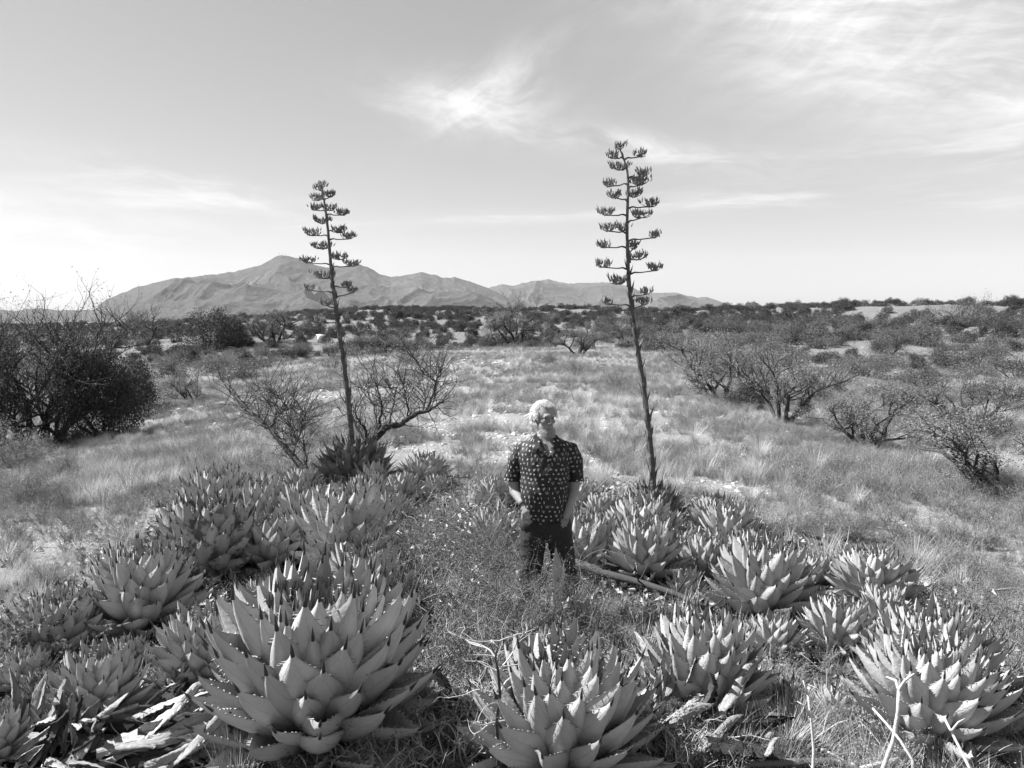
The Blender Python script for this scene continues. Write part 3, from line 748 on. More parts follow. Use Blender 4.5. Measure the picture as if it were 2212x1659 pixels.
# ------------------------------------------------------------------ the two flowering agaves
def flowering(vx_, vyb, wpx, line, rad_px, branches, conv, label):
    loc = ground(vx_, vyb)
    root, L = agave(vx_, vyb, wpx, 70, 'dark', label, hi=True, group='dying agaves with tall flower stalks', name='flowering_agave', skirt=16, tall=1.0)
    root.rotation_euler = (0, 0, 0)
    Y = loc.y
    def w2(vx2, vy2, dy=0): return at(vx2, vy2, Y + dy) - loc
    pts = [w2(*q) for q in line]
    # resample smoothly
    P = np.array([tuple(q) for q in pts]); tt = np.linspace(0, 1, len(P)); T = np.linspace(0, 1, 40)
    C = np.stack([np.interp(T, tt, P[:, q]) for q in range(3)], 1)
    k = np.array([1, 2, 3, 2, 1.]) / 9
    for q in range(3): C[2:-2, q] = np.convolve(C[:, q], k, 'valid')
    C[0, 2] = 0.0
    rr = np.interp(T, np.linspace(0, 1, len(rad_px)), rad_px) * Y / F
    rng = random.Random(int(vx_))
    rr = rr * np.array([1 + .06 * math.sin(i * 2.4) for i in range(40)])
    mb = MB(); mb.tube(C, rr, 10)
    st = link('flower_stalk', mb.mesh('flower_stalk', [M['stalk']]), root)
    # papery bracts up the lower stalk
    nb = 46
    for i in range(nb):
        s = (i / nb) ** 1.15 * 0.62 + 0.02
        c = np.array([np.interp(s, T, C[:, q]) for q in range(3)]); r_ = np.interp(s, T, rr)
        az = i * 2.4; l_ = (0.20 - 0.14 * s) * rng.uniform(.8, 1.2); wd = 0.03
        d = np.array([math.cos(az), math.sin(az), 0]); sd_ = np.array([-math.sin(az), math.cos(az), 0])
        b0 = c + d * r_ * .7
        bb = MB()
        op = rng.uniform(.06, .30)
        bb.add([b0 - sd_ * wd, b0 + sd_ * wd, b0 + d * .02 + sd_ * wd * .7 + np.array([0, 0, l_ * .5]), b0 + d * .02 - sd_ * wd * .7 + np.array([0, 0, l_ * .5]),
                b0 + d * (.02 + op * l_) + np.array([0, 0, l_]), b0 + d * .012 + np.array([0, 0, l_ * .4])],
               [(0, 1, 2, 3), (3, 2, 4), (1, 0, 5), (2, 1, 5), (0, 3, 5), (3, 4, 5), (4, 2, 5)])
        link('bract', bb.mesh('bract', [M['stalk']], False), st)
    for bi, (ax, ay, cx_, cy_, hw) in enumerate(branches):
        a = np.array(tuple(w2(*conv(ax, ay)))); app = math.hypot(cx_ - ax, cy_ - ay)
        hwm = hw / 3.32 / 1.085 * Y / F
        want = 120.0
        dy = 0.0
        if app < 90: dy = math.sqrt(max(0, want ** 2 - app ** 2)) / 3.32 / 1.085 * Y / F * (0.75 if bi % 2 else -0.75)
        c = np.array(tuple(w2(*conv(cx_, cy_), dy)))
        # attach to the stalk's own axis at that height
        s = np.interp(a[2], C[:, 2], T); a = np.array([np.interp(s, T, C[:, q]) for q in range(3)])
        base = c - np.array([0, 0, hwm * .55])
        mb = MB()
        m1 = a + (base - a) * .45 + np.array([0, 0, -0.02 + .10 * (base[2] - a[2])])
        rb = np.interp(s, T, rr) * .38
        rb = max(rb, .009)
        mb.tube([a, a + (m1 - a) * .5 + np.array([0, 0, .025]), m1 + np.array([0, 0, .02]), base], [rb * 1.5, rb * 1.05, rb * .8, rb * .75], 6)
        br = link('branch', mb.mesh('branch', [M['stalk']]), root)
        cp = MB()
        hor = (base - a); hor[2] = 0; hor = hor / (np.linalg.norm(hor) + 1e-6)
        nb2 = max(10, int(hwm * 190))
        for q in range(nb2):
            u = rng.uniform(-1, 1); vq = rng.uniform(-1, 1) * .7
            tipc = base + np.array([u * hwm * .9, vq * hwm * .9, rng.uniform(.0, .30) * hwm + .15 * abs(u) * hwm])
            midp = base + (tipc - base) * .55 + np.array([0, 0, -.01])
            cp.tube([base, midp, tipc], [.006, .005, .004], 4, 0, False)
            for z_ in range(rng.randrange(2, 5)):
                o_ = tipc + np.array([rng.uniform(-.03, .03), rng.uniform(-.03, .03), rng.uniform(-.01, .03)])
                dr = np.array([rng.uniform(-.5, .5) + u * .25, rng.uniform(-.5, .5), 1.0]); dr /= np.linalg.norm(dr)
                l2 = rng.uniform(.028, .055); rcap = rng.uniform(.006, .010)
                cp.tube([o_, o_ + dr * l2 * .25, o_ + dr * l2 * .7, o_ + dr * l2, o_ + dr * l2 * 1.3], [.003, rcap, rcap * .95, .004, .002], 5, 0, False)
        link('seed_cluster', cp.mesh('seed_cluster', [M['capsule']]), br)
    return root
cv6 = lambda x, y: ((650 + x / 3.32) / 1.085, (400 + y / 3.32) / 1.085)
cv7 = lambda x, y: ((1350 + x / 3.32) / 1.085, (310 + y / 3.32) / 1.085)
BR_L = [(355, 165, 315, 130, 28), (365, 185, 355, 110, 26), (365, 225, 300, 205, 45), (380, 235, 415, 180, 42), (385, 320, 290, 280, 46), (390, 290, 405, 280, 52), (400, 345, 505, 318, 50),
        (385, 410, 350, 375, 66), (400, 510, 265, 470, 60), (415, 470, 485, 450, 60), (415, 540, 550, 500, 58), (395, 595, 350, 565, 80), (405, 735, 240, 685, 56), (425, 685, 490, 660, 58),
        (445, 755, 580, 712, 56), (400, 810, 365, 790, 92), (415, 955, 248, 908, 40), (447, 905, 540, 885, 40), (458, 998, 580, 930, 38), (445, 1085, 375, 1020, 48), (475, 1135, 580, 1080, 42),
        (460, 1195, 330, 1160, 28), (485, 1220, 530, 1145, 28), (470, 1240, 430, 1240, 24)]
BR_R = [(380, 205, 295, 175, 48), (375, 190, 340, 105, 42), (415, 215, 505, 165, 42), (400, 280, 345, 250, 78), (410, 440, 500, 370, 72), (410, 360, 520, 310, 56), (400, 405, 262, 385, 62),
        (410, 480, 440, 465, 66), (400, 540, 310, 480, 54), (420, 595, 575, 540, 68), (400, 710, 510, 625, 72), (395, 650, 235, 615, 54), (385, 790, 255, 735, 60), (400, 735, 375, 735, 55),
        (410, 850, 605, 795, 46), (380, 900, 215, 870, 46), (390, 960, 445, 880, 48), (420, 995, 480, 960, 56), (395, 1070, 215, 1020, 54), (425, 1110, 615, 1045, 56), (420, 1120, 330, 1140, 74),
        (440, 1290, 555, 1235, 42), (405, 1355, 240, 1320, 30), (435, 1390, 525, 1315, 50)]
flowering(768, 1055, 145, [(766, 1055), (763, 990), (758, 930), (752, 860), (744, 800), (737, 745), (729, 690), (722, 640), (716, 590), (712, 540), (708, 490), (703, 450), (697, 415), (692, 398)],
          [7.0, 6.2, 5.2, 4.2, 3.3, 2.4, 1.3], BR_L, cv6, 'dark dying agave carrying the shorter flower stalk, left of the man')
flowering(1412, 1140, 140, [(1413, 1140), (1412, 1060), (1408, 1000), (1402, 930), (1392, 850), (1382, 780), (1371, 720), (1363, 660), (1358, 600), (1355, 540), (1354, 480), (1357, 420), (1357, 370), (1350, 350), (1340, 325)],
          [7.4, 6.4, 5.3, 4.3, 3.4, 2.6, 1.4], BR_R, cv7, 'dark dying agave carrying the taller flower stalk, right of the man')

# ------------------------------------------------------------------ shrubs and trees
def grow(mb, p, d, length, r, level, rng, tips, maxlev, up=0.15, wob=0.35, nsub=(3, 5), sides=5, taper=.55, straight=6, ratio=(.45, .75)):
    """one limb and its side limbs; tips collects points where leaves sit"""
    n = straight; pts = [np.array(p, float)]; dd = np.array(d, float)
    for i in range(n):
        dd = dd + np.array([rng.gauss(0, wob), rng.gauss(0, wob), rng.gauss(0, wob * .7) + up]) * .5
        dd /= np.linalg.norm(dd); pts.append(pts[-1] + dd * length / n)
    rr = np.linspace(r, r * taper, n + 1)
    if level == maxlev: rr = np.linspace(r, r * .3, n + 1)
    mb.tube(pts, rr, sides if level < 2 else (4 if level == 2 else 3), 0, False)
    if level >= maxlev - 1:
        for i in range(1, n + 1): tips.append((pts[i], dd.copy()))
    if level < maxlev:
        k = rng.randint(*nsub)
        for j in range(k):
            s = rng.uniform(.3, 1.0) if j else 1.0
            i = min(n - 1, int(s * n)); f = s * n - i
            q = pts[i] * (1 - f) + pts[i + 1] * f
            base_d = pts[i + 1] - pts[i]; base_d /= np.linalg.norm(base_d)
            nd = base_d * .8 + np.array([rng.gauss(0, .65), rng.gauss(0, .65), rng.gauss(0, .4) + .15]); nd /= np.linalg.norm(nd)
            grow(mb, q, nd, length * rng.uniform(*ratio), rr[i] * .62, level + 1, rng, tips, maxlev, up, wob, nsub, sides, taper, straight, ratio)
def tree_meshes(name, seed, height, stems, lean, maxlev, leaf_n, leaf_size, leafmat, barkmat, r0=.05, up=.12, nsub=(3, 5), spread=.05, wob=.35):
    rng = random.Random(seed); nr = np.random.default_rng(seed)
    mb = MB(); tips = []
    for s in range(stems):
        a = s * 2 * PI / stems + rng.uniform(-.5, .5); ln = lean * rng.uniform(.5, 1.2)
        d = np.array([math.cos(a) * ln, math.sin(a) * ln, 1.0]); d /= np.linalg.norm(d)
        grow(mb, (math.cos(a) * r0, math.sin(a) * r0, -.1), d, height * rng.uniform(.38, .5), r0 * rng.uniform(.7, 1), 0, rng, tips, maxlev, up, wob, nsub)
    wood = mb.mesh(name + '_wood', [barkmat])
    fol = None
    if leaf_n:
        T = np.array([q[0] for q in tips]); D = np.array([q[1] for q in tips])
        pick = nr.integers(0, len(T), leaf_n)
        C = T[pick] + nr.normal(size=(leaf_n, 3)) * spread
        lb = MB(); lb.quads(leaf_quads(C, leaf_size * nr.uniform(.6, 1.3, leaf_n), nr, .4, .5))
        fol = lb.mesh(name + '_foliage', [leafmat], False)
    return wood, fol
def bush_mesh(name, seed, n, size, mat, clumps=16, flat=.75, hollow=.55, wood=True):
    nr = np.random.default_rng(seed); mb = MB()
    cc = unit(nr.normal(size=(clumps, 3))); cc[:, 2] = np.abs(cc[:, 2]) * flat; cc *= nr.uniform(.4, .8, (clumps, 1)); cc[:, 2] += .12
    cr = nr.uniform(.2, .42, clumps)
    k = nr.integers(0, clumps, n)
    d = unit(nr.normal(size=(n, 3)))
    C = cc[k] + d * (cr[k] * nr.uniform(hollow, 1.1, n))[:, None]
    C[:, 2] = np.maximum(C[:, 2], .02) * 1.3
    mb.quads(leaf_quads(C, size * nr.uniform(.6, 1.4, n), nr, .3, .6, d), 0)
    if wood:
        rg = random.Random(seed)
        for q in range(7):
            e = cc[rg.randrange(clumps)]
            mb.tube([(0, 0, -.1), e * .45 + np.array([rg.uniform(-.08, .08), 0, 0]), e], [.035, .022, .008], 4, 1, False)
    return mb.mesh(name, [mat, M['bark']], False)
# far scrub ------------------------------------------------------------
FARB = [bush_mesh('scrub_bush', 200 + q, 2400, .085, M['leaf_dark'], 14 + q) for q in range(5)]
FARP = [bush_mesh('pale_scrub_bush', 230 + q, 2400, .07, M['leaf_mid'], 20, .6, .3) for q in range(4)]
def sample_polar(n, r0, r1, a0, a1, power=1.0):
    r = np.sqrt(RNG.uniform(r0 ** 2, r1 ** 2, n)) if power == 1 else r0 * (r1 / r0) ** RNG.random(n)
    a = np.radians(RNG.uniform(a0, a1, n)); return r * np.sin(a), r * np.cos(a), r, np.degrees(a)
X, Y_, R_, A_ = sample_polar(7000, 100, 300, -40, 40)
keep = (fbm(X / 22, Y_ / 22, 3, 3) > .36) & (R_ > np.where(A_ > 6, 62, 112))
X, Y_, R_, A_ = X[keep], Y_[keep], R_[keep], A_[keep]
X2, Y2, R2, A2 = sample_polar(150, 64, 112, 5, 40); X3, Y3, R3, A3 = sample_polar(170, 112, 190, 5, 40); X2 = np.concatenate([X2, X3]); Y2 = np.concatenate([Y2, Y3])
X = np.concatenate([X, X2]); Y_ = np.concatenate([Y_, Y2])
R_ = np.hypot(X, Y_); order = np.argsort(R_)
Z = H(X, Y_)
B_pts, B_rot, B_scl, B_idx = [], [], [], []
for c_, i in enumerate(order):
    s = RNG.uniform(.55, 1.35) * (1.0 + .4 * (RNG.random() < .08)); s = s * (0.8 if R_[i] < 112 else 1.0)
    rz = RNG.uniform(0, 6.28); k = int(RNG.integers(0, 5))
    if c_ < 290:
        o = link('scrub_bush', FARB[k], None, (X[i], Y_[i], Z[i] - .05), (0, 0, rz), (s, s * RNG.uniform(.85, 1.15), s * RNG.uniform(.75, 1.1)))
        tag(o, 'dark round scrub bush among many alike on the slope beyond the grassy knoll', 'bush', 'dark scrub bushes on the far slope')
    else:
        B_pts.append((X[i], Y_[i], Z[i] - .05)); B_rot.append((0, 0, rz)); B_scl.append(s); B_idx.append(k)
scatter('distant_scrub', B_pts, B_rot, B_scl, B_idx, FARB)
X, Y_, R_, A_ = sample_polar(420, 62, 125, -40, 40)
Xb, Yb, Rb, Ab = sample_polar(150, 125, 250, -40, 40)
Xc, Yc, Rc, Ac = sample_polar(55, 26, 62, 11, 40); Xd, Yd, Rd, Ad = sample_polar(34, 24, 75, -40, -17)
X = np.concatenate([X, Xb, Xc, Xd]); Y_ = np.concatenate([Y_, Yb, Yc, Yd]); R_ = np.hypot(X, Y_); A_ = np.degrees(np.arctan2(X, Y_))
keep = (R_ > np.where(A_ > 8, 60, 84)) | (np.arange(len(X)) >= len(X) - 89); X, Y_ = X[keep], Y_[keep]; Z = H(X, Y_); R_ = np.hypot(X, Y_)
P_pts, P_rot, P_scl, P_idx = [], [], [], []
for c_, i in enumerate(np.argsort(R_)):
    s = RNG.uniform(.9, 1.9) * (1.0 if R_[i] > 75 else np.interp(R_[i], [24, 75], [.42, .9])); k = int(RNG.integers(0, 4)); rz = RNG.uniform(0, 6.28)
    if c_ < 290:
        o = link('pale_scrub_bush', FARP[k], None, (X[i], Y_[i], Z[i] - .1), (0, 0, rz), (s, s, s * RNG.uniform(.7, 1.05)))
        tag(o, 'loose grey thorn bush among many alike on the brushy ground beyond the grassy knoll', 'bush', 'grey thorn bushes in the hollow')
    else:
        P_pts.append((X[i], Y_[i], Z[i] - .1)); P_rot.append((0, 0, rz)); P_scl.append(s); P_idx.append(k)
if P_pts: scatter('distant_grey_scrub', P_pts, P_rot, P_scl, P_idx, FARP)

# mesquites in the middle distance --------------------------------------
MESQ = [tree_meshes('mesquite', 300 + q, 1.0, 4, .5, 3, 10000, .015, M['leaf_pale'], M['bark'], .028, .08, (3, 5), .02) for q in range(4)]
SHRB = [tree_meshes('thorn_shrub', 330 + q, 1.0, 8, .8, 2, 6500, .020, M['leaf_mid'], M['bark'], .014, .05, (4, 6), .05) for q in range(4)]
SHRP = [tree_meshes('grey_shrub', 350 + q, 1.0, 8, .8, 2, 6000, .020, M['leaf_pale'], M['bark_mid'], .012, .05, (4, 6), .05) for q in range(3)]
def tree(kind, k, vx_, vyb, hpx, label, cat='tree', group=None, name='mesquite_tree', wide=1.0, loc=None, Y=None):
    loc = loc or ground(vx_, vyb)
    wood, fol = kind[k % len(kind)]
    zz = np.empty(len(wood.vertices) * 3); wood.vertices.foreach_get('co', zz); hh = np.percentile(zz[2::3], 97)
    s = hpx * loc.y / F / hh
    root = empty(name, loc, (k * 1.7 + vx_ * .01) % 6.28, label, cat, group)
    root.scale = (s * wide, s * wide, s)
    link('trunk', wood, root)
    if fol: link('crown', fol, root)
    return root
tree(MESQ, 0, 1545, 862, 128, 'leafy mesquite tree with dark forked trunk, leftmost of the three on the right slope', wide=1.0)
tree(MESQ, 1, 1655, 870, 118, 'mesquite tree with leaning trunk behind the two paler ones on the right slope')
tree(MESQ, 2, 1692, 912, 160, 'pale mesquite tree standing nearest in the group on the right slope')
tree(MESQ, 3, 1885, 968, 125, 'low spreading mesquite alone in the grass on the right', wide=1.35)
tree(MESQ, 1, 2190, 1075, 175, 'dark-limbed mesquite at the right picture edge', wide=1.5)
tree(MESQ, 2, 2080, 925, 110, 'round pale mesquite upslope of the one at the right edge', wide=1.2)
tree(MESQ, 3, 1500, 800, 80, 'small dark mesquite behind the tall grass left of the three', wide=1.1)
tree(MESQ, 0, 1112, 748, 100, 'sparse bare-topped mesquite standing on the crest behind the man', wide=.9)
tree(MESQ, 2, 1250, 765, 62, 'low grey mesquite on the crest right of the sparse bare-topped one', wide=1.5)
tree(MESQ, 1, 310, 745, 72, 'thin mesquite on the crest left of the dark evergreen', wide=1.0)
tree(MESQ, 3, 590, 742, 68, 'grey mesquite on the crest just right of the dark evergreen', wide=1.2)
tree(MESQ, 2, 830, 765, 50, 'small grey mesquite on the crest between the two flower stalks, near the left one', wide=1.5)
tree(MESQ, 0, 412, 872, 78, 'small slender mesquite on the slope right of the dark bush', wide=.8)
for i, (vx_, vy_, h_) in enumerate([(2080, 700, 50), (1920, 765, 52), (1990, 745, 46), (2120, 790, 55), (1820, 720, 44), (2170, 730, 50), (1740, 735, 46), (1610, 730, 42), (1870, 820, 50), (2000, 850, 60), (2150, 880, 60), (1960, 890, 60), (2060, 800, 55), (1790, 850, 50), (2200, 820, 60), (1350, 735, 46), (1440, 760, 44), (1650, 770, 40), (1560, 765, 42), (2120, 950, 70)]):
    tree(SHRB, i, vx_, vy_, h_, 'thorny shrub ' + ['below the skyline at the far right, nearest the ridge', 'in the second row of brush above the lone mesquite', 'left of the one straight above the spreading mesquite', 'at the right beside the pale hollow', 'under the bare hilltop patch', 'close under the ridge near the right edge',
        'above the pale mesquite group, to its right', 'directly above the pale mesquite group', 'between the pale mesquites and the far right trees', 'in the open grass above the lone mesquite', 'just left of the right edge, midway up the slope', 'immediately above the lone spreading mesquite', 'in the middle of the brush on the right', 'just right of the pale mesquite group',
        'touching the right edge, highest of those there', 'immediately left of the tall stalk, on the crest', 'immediately right of the tall stalk, on the crest', 'behind the pale mesquites, right one of two', 'behind the pale mesquites, left one of two', 'between the two mesquites near the right edge'][i], 'shrub', 'thorn shrubs on the right slope', 'thorn_shrub', wide=1.15)
for i, (vx_, vy_, h_) in enumerate([(30, 1010, 90), (80, 1090, 70), (15, 900, 80), (560, 780, 36), (480, 800, 40), (350, 810, 40), (720, 800, 36), (640, 770, 30), (150, 1040, 60), (880, 790, 34), (700, 985, 60), (640, 940, 60), (1330, 840, 40), (1240, 810, 34), (1180, 790, 30)]):
    tree(SHRP, i, vx_, vy_, h_, 'low greyish shrub ' + ['at the foot of the large left mesquite', 'lowest on the left slope, in the grass', 'behind the mesquite cut by the left edge', 'on the crest below the dark evergreen', 'on the slope left of the left stalk, high up', 'on the slope above the slender mesquite', 'right behind the left stalk near the crest', 'on the crest left of the left stalk',
        'in the grass right of the big left mesquite foot', 'on the crest between the stalks', 'between the two bare mesquites', 'behind the left-leaning bare mesquite', 'just left of the tall stalk halfway up', 'on the crest beside the rock heap, right', 'on the crest beside the rock heap, left'][i], 'shrub', 'grey shrubs in the grass', 'grey_shrub', wide=1.1)
# the big mesquite and the dark bush on the left
wood, fol = tree_meshes('large_mesquite', 401, 1.0, 9, .7, 3, 13000, .0085, M['leaf_pale'], M['bark'], .018, .16, (5, 7), .010)
def tree_at(wood, fol, vx_, vyb, hpx, label, name, wide=1.0, group=None, cat='tree', rz=0.0):
    loc = ground(vx_, vyb)
    zz = np.empty(len(wood.vertices) * 3); wood.vertices.foreach_get('co', zz); s = hpx * loc.y / F / np.percentile(zz[2::3], 98)
    root = empty(name, loc, rz, label, cat, group); root.scale = (s * wide, s * wide, s)
    link('trunk', wood, root)
    if fol: link('crown', fol, root)
    return root
tree_at(wood, fol, 85, 962, 312, 'large mesquite with bare upper branches against the sky on the left', 'mesquite_tree', 1.0)
wood2, fol2 = tree_meshes('edge_mesquite', 402, 1.0, 7, .6, 3, 10000, .0085, M['leaf_pale'], M['bark'], .018, .15, (5, 7), .010)
tree_at(wood2, fol2, -45, 990, 310, 'mesquite cut by the left picture edge, beside the large one', 'mesquite_tree', .9)
dk = bush_mesh('evergreen_bush', 410, 30000, .032, M['leaf_dark'], 30, .75, .35)
g_ = ground(228, 945); s_ = 112 * g_.y / F
o = link('evergreen_bush', dk, None, g_, (0, 0, .6), (s_, s_, s_ * 1.5)); tag(o, 'broad dark evergreen bush at the foot of the large left mesquite', 'bush')
g_ = ground(285, 890); s_ = 75 * g_.y / F
o = link('evergreen_bush', dk, None, g_, (0, 0, 2.6), (s_, s_, s_ * 1.3)); tag(o, 'dark evergreen bush behind and right of the broad one on the left', 'bush')
dk2 = bush_mesh('evergreen_tree_crown', 411, 14000, .04, M['leaf_dark'], 26, .8, .3)
for (vx_, vy_, wpx, hz_, lab) in ((455, 748, 74, .95, 'dark evergreen tree with ragged top on the crest below the mountain'), (505, 748, 48, 1.0, 'smaller dark evergreen leaning against the ragged-topped one on the crest'), (1615, 880, 60, 1.0, 'dark evergreen bush in the shade between the mesquites on the right slope')):
    g_ = ground(vx_, vy_); s_ = wpx * g_.y / F
    o = link('evergreen_tree', dk2, None, g_, (0, 0, vx_), (s_, s_, s_ * hz_)); tag(o, lab, 'tree')
# white tank far behind the left stalk
g_ = ground(693, 740); mb = MB(); mb.tube([(0, 0, 0), (0, 0, 1.1), (0, 0, 1.15)], [.55, .55, .5], 14)
tk = empty('water_tank', g_ + Vector((0, 0, 0)), 0, 'tiny white tank on a post among the scrub, behind the left flower stalk', 'tank')
mb.tube([(-.75, 0, 1.2), (.75, 0, 1.2)], [.12, .12], 8)
link('barrel', mb.mesh('barrel', [M['white']]), tk)

# two black-limbed bare mesquites behind the left agaves
c5 = lambda x, y: ((500 + x / 3.687) / 1.085, (780 + y / 3.687) / 1.085)
def limb_tree(Y, limbs, label, base_v, twig_seed, name='bare_mesquite'):
    loc = ground(*base_v); rng = random.Random(twig_seed)
    root = empty(name, loc, 0, label, 'tree')
    trunk = MB(); tw = MB(); nr = np.random.default_rng(twig_seed); tips = []
    for (pts, r0, r1, dy) in limbs:
        n = len(pts); W = []
        for i, (x, y) in enumerate(pts):
            W.append(np.array(tuple(at(*c5(x, y), loc.y + dy * i / n) - loc)))
        W = np.array(W); T = np.linspace(0, 1, n); TT = np.linspace(0, 1, n * 3)
        C = np.stack([np.interp(TT, T, W[:, q]) for q in range(3)], 1)
        C[1:-1] = (C[:-2] + C[1:-1] * 2 + C[2:]) / 4
        C[1:-1] += nr.normal(size=C[1:-1].shape) * .008
        trunk.tube(C, np.linspace(r0, r1, len(C)), 7)
        for i in range(3, len(C)):
            for _ in range(2 if r0 > .02 else 3):
                if rng.random() < .75:
                    d = (C[i] - C[i - 1]); d = d / np.linalg.norm(d) * .5 + np.array([rng.gauss(0, .6), rng.gauss(0, .6), rng.gauss(.35, .5)]); d /= np.linalg.norm(d)
                    grow(tw, C[i], d, rng.uniform(.25, .6), .0065, 1, rng, tips, 3, .05, .4, (2, 3), 4, .5, 5)
    link('trunk', trunk.mesh('trunk', [M['bark']]), root)
    link('twigs', tw.mesh('twigs', [M['bark']]), root)
    T_ = np.array([q[0] for q in tips]); k = nr.integers(0, len(T_), 1400)
    lb = MB(); lb.quads(leaf_quads(T_[k] + nr.normal(size=(1400, 3)) * .02, .03, nr))
    link('leaves', lb.mesh('leaves', [M['leaf_pale']], False), root)
limb_tree(13, [([(805, 1200), (740, 1130), (650, 1020), (560, 920), (510, 850), (430, 790), (370, 710), (300, 690), (235, 690)], .055, .012, 1.2),
               ([(500, 810), (540, 740), (600, 680), (690, 635)], .02, .006, -.8), ([(560, 920), (640, 965), (720, 950), (760, 860), (780, 740), (820, 680)], .02, .005, -1.2),
               ([(800, 1190), (795, 1120), (790, 1000), (775, 920)], .035, .008, .5), ([(370, 710), (300, 640), (240, 610), (150, 530)], .015, .004, .6),
               ([(430, 790), (480, 650), (560, 600), (500, 480)], .014, .003, .9), ([(690, 1050), (710, 960), (700, 860), (640, 760), (620, 600), (560, 520)], .018, .004, 1.0)],
          'bare black-limbed mesquite leaning left behind the small agaves', (660, 1040), 51)
limb_tree(13.5, [([(1230, 1110), (1270, 1050), (1340, 970), (1420, 890), (1500, 810), (1600, 800), (1680, 750), (1760, 690), (1850, 680), (1910, 640), (1990, 600)], .075, .012, -.4),
                 ([(1840, 670), (1880, 590), (1910, 500), (1925, 420), (1945, 340), (1980, 295)], .024, .008, .5), ([(1340, 970), (1290, 900), (1225, 800), (1190, 700)], .03, .008, .8),
                 ([(1440, 860), (1430, 760), (1460, 640), (1440, 560), (1410, 450), (1370, 400)], .022, .005, -.8), ([(1520, 790), (1545, 670), (1580, 550), (1520, 480)], .018, .006, 1.0),
                 ([(1350, 960), (1310, 820), (1240, 740), (1230, 640)], .022, .006, -.9), ([(1800, 690), (1830, 620), (1830, 520), (1740, 420)], .018, .005, .6),
                 ([(1925, 420), (1880, 390), (1810, 350), (1760, 250), (1700, 190)], .014, .003, .4), ([(1680, 750), (1690, 650), (1650, 540), (1640, 400)], .016, .004, -.8), ([(1420, 890), (1400, 700), (1340, 520), (1250, 460)], .016, .004, .9)],
          'bare mesquite with a long dark limb reaching right behind the left flower stalk', (778, 1022), 52)

# ------------------------------------------------------------------ grass, weeds, pebbles, litter
def tuft(seed, blades, h, spread, lean, width, seg=4):
    nr = np.random.default_rng(seed); mb = MB()
    a = nr.uniform(0, 2 * PI, blades); d = np.stack([np.cos(a), np.sin(a)], 1)
    b = d * (nr.random(blades)[:, None] ** .7) * spread * .35
    hh = h * nr.uniform(.5, 1.1, blades); ln = lean * nr.uniform(.2, 1.2, blades)
    sd_ = np.stack([-d[:, 1], d[:, 0]], 1) * width * .5
    prev = None
    for k in range(seg):
        s = k / seg; s2 = (k + 1) / seg
        def pos(s):
            rr = ln * s ** 1.7 * hh
            z = hh * (s - .25 * ln * s * s)
            return np.concatenate([b + d * rr[:, None], z[:, None]], 1)
        p0, p1 = pos(s), pos(s2); w0, w1 = (1 - s) ** .7, (1 - s2) ** .7
        z0 = np.zeros((blades, 1)); S_ = np.concatenate([sd_, z0], 1)
        mb.quads(np.stack([p0 - S_ * w0, p0 + S_ * w0, p1 + S_ * w1, p1 - S_ * w1], 1))
    return mb
def grass_mesh(seed, mat, *a):
    return tuft(seed, *a).mesh('grass_tuft', [mat], False)
def forb_mesh(seed, mat, stems, h, leaves, lsize):
    rng = random.Random(seed); nr = np.random.default_rng(seed); mb = MB(); C = []
    for s in range(stems):
        a = rng.uniform(0, 6.28); d = np.array([math.cos(a) * .6, math.sin(a) * .6, 1]) * h * rng.uniform(.5, 1.0)
        p0 = np.array([math.cos(a), math.sin(a), 0]) * .05; m_ = p0 + d * .5 + nr.normal(size=3) * .03; e = p0 + d + nr.normal(size=3) * .05
        mb.tube([p0, m_, e], [.003, .0025, .001], 3, 0, False)
        for _ in range(leaves // stems):
            u = rng.uniform(.2, 1); q = p0 + (m_ - p0) * u * 2 if u < .5 else m_ + (e - m_) * (u - .5) * 2
            C.append(q + nr.normal(size=3) * .035)
    mb.quads(leaf_quads(np.array(C), lsize * nr.uniform(.5, 1.4, len(C)), nr, .5, .4))
    return mb.mesh('weed_clump', [mat], False)
GR = [grass_mesh(500 + q, M['grass'], 90, .34, .5, .75, .005) for q in range(3)] + [grass_mesh(510 + q, M['grass_pale'], 110, .42, .5, .6, .005) for q in range(2)] + \
     [forb_mesh(520 + q, M['forb'], 24, .34, 700, .016) for q in range(4)]
def bare(x, y):
    return bare0(x, y) * .95 * np.clip(-.35 + 2.3 * fbm(np.asarray(x) / .9, np.asarray(y) / 1.4, 3, 91), 0, 1.2)
def bare0(x, y):
    """how bare the ground is, 0..1"""
    v = 0
    for bx, by, rx, ry in BARE:
        v = np.maximum(v, np.exp(-(((x - bx) / rx) ** 2 + ((y - by) / ry) ** 2)))
    return v
BARE = []
for (vx_, vy_, rx_px, ry_f) in [(900, 975, 90, .10), (1000, 925, 110, .08), (1060, 790, 80, .06), (1290, 1000, 70, .06), (1400, 905, 80, .05), (1230, 850, 60, .05), (1120, 900, 120, .10), (1180, 960, 120, .08), (980, 830, 80, .08), (620, 900, 60, .06), (1480, 960, 60, .06), (700, 860, 60, .05), (280, 785, 60, .05), (960, 1010, 90, .06), (1560, 1060, 60, .04), (1580, 1010, 60, .04), (2000, 760, 40, .03), (1780, 790, 40, .03), (860, 840, 60, .04), (560, 750, 60, .05), (420, 790, 50, .03)]:
    g_ = ground(vx_, vy_); BARE.append((g_.x, g_.y, rx_px * 1.7 * g_.y / F, max(.5, g_.y * ry_f * 2.2)))
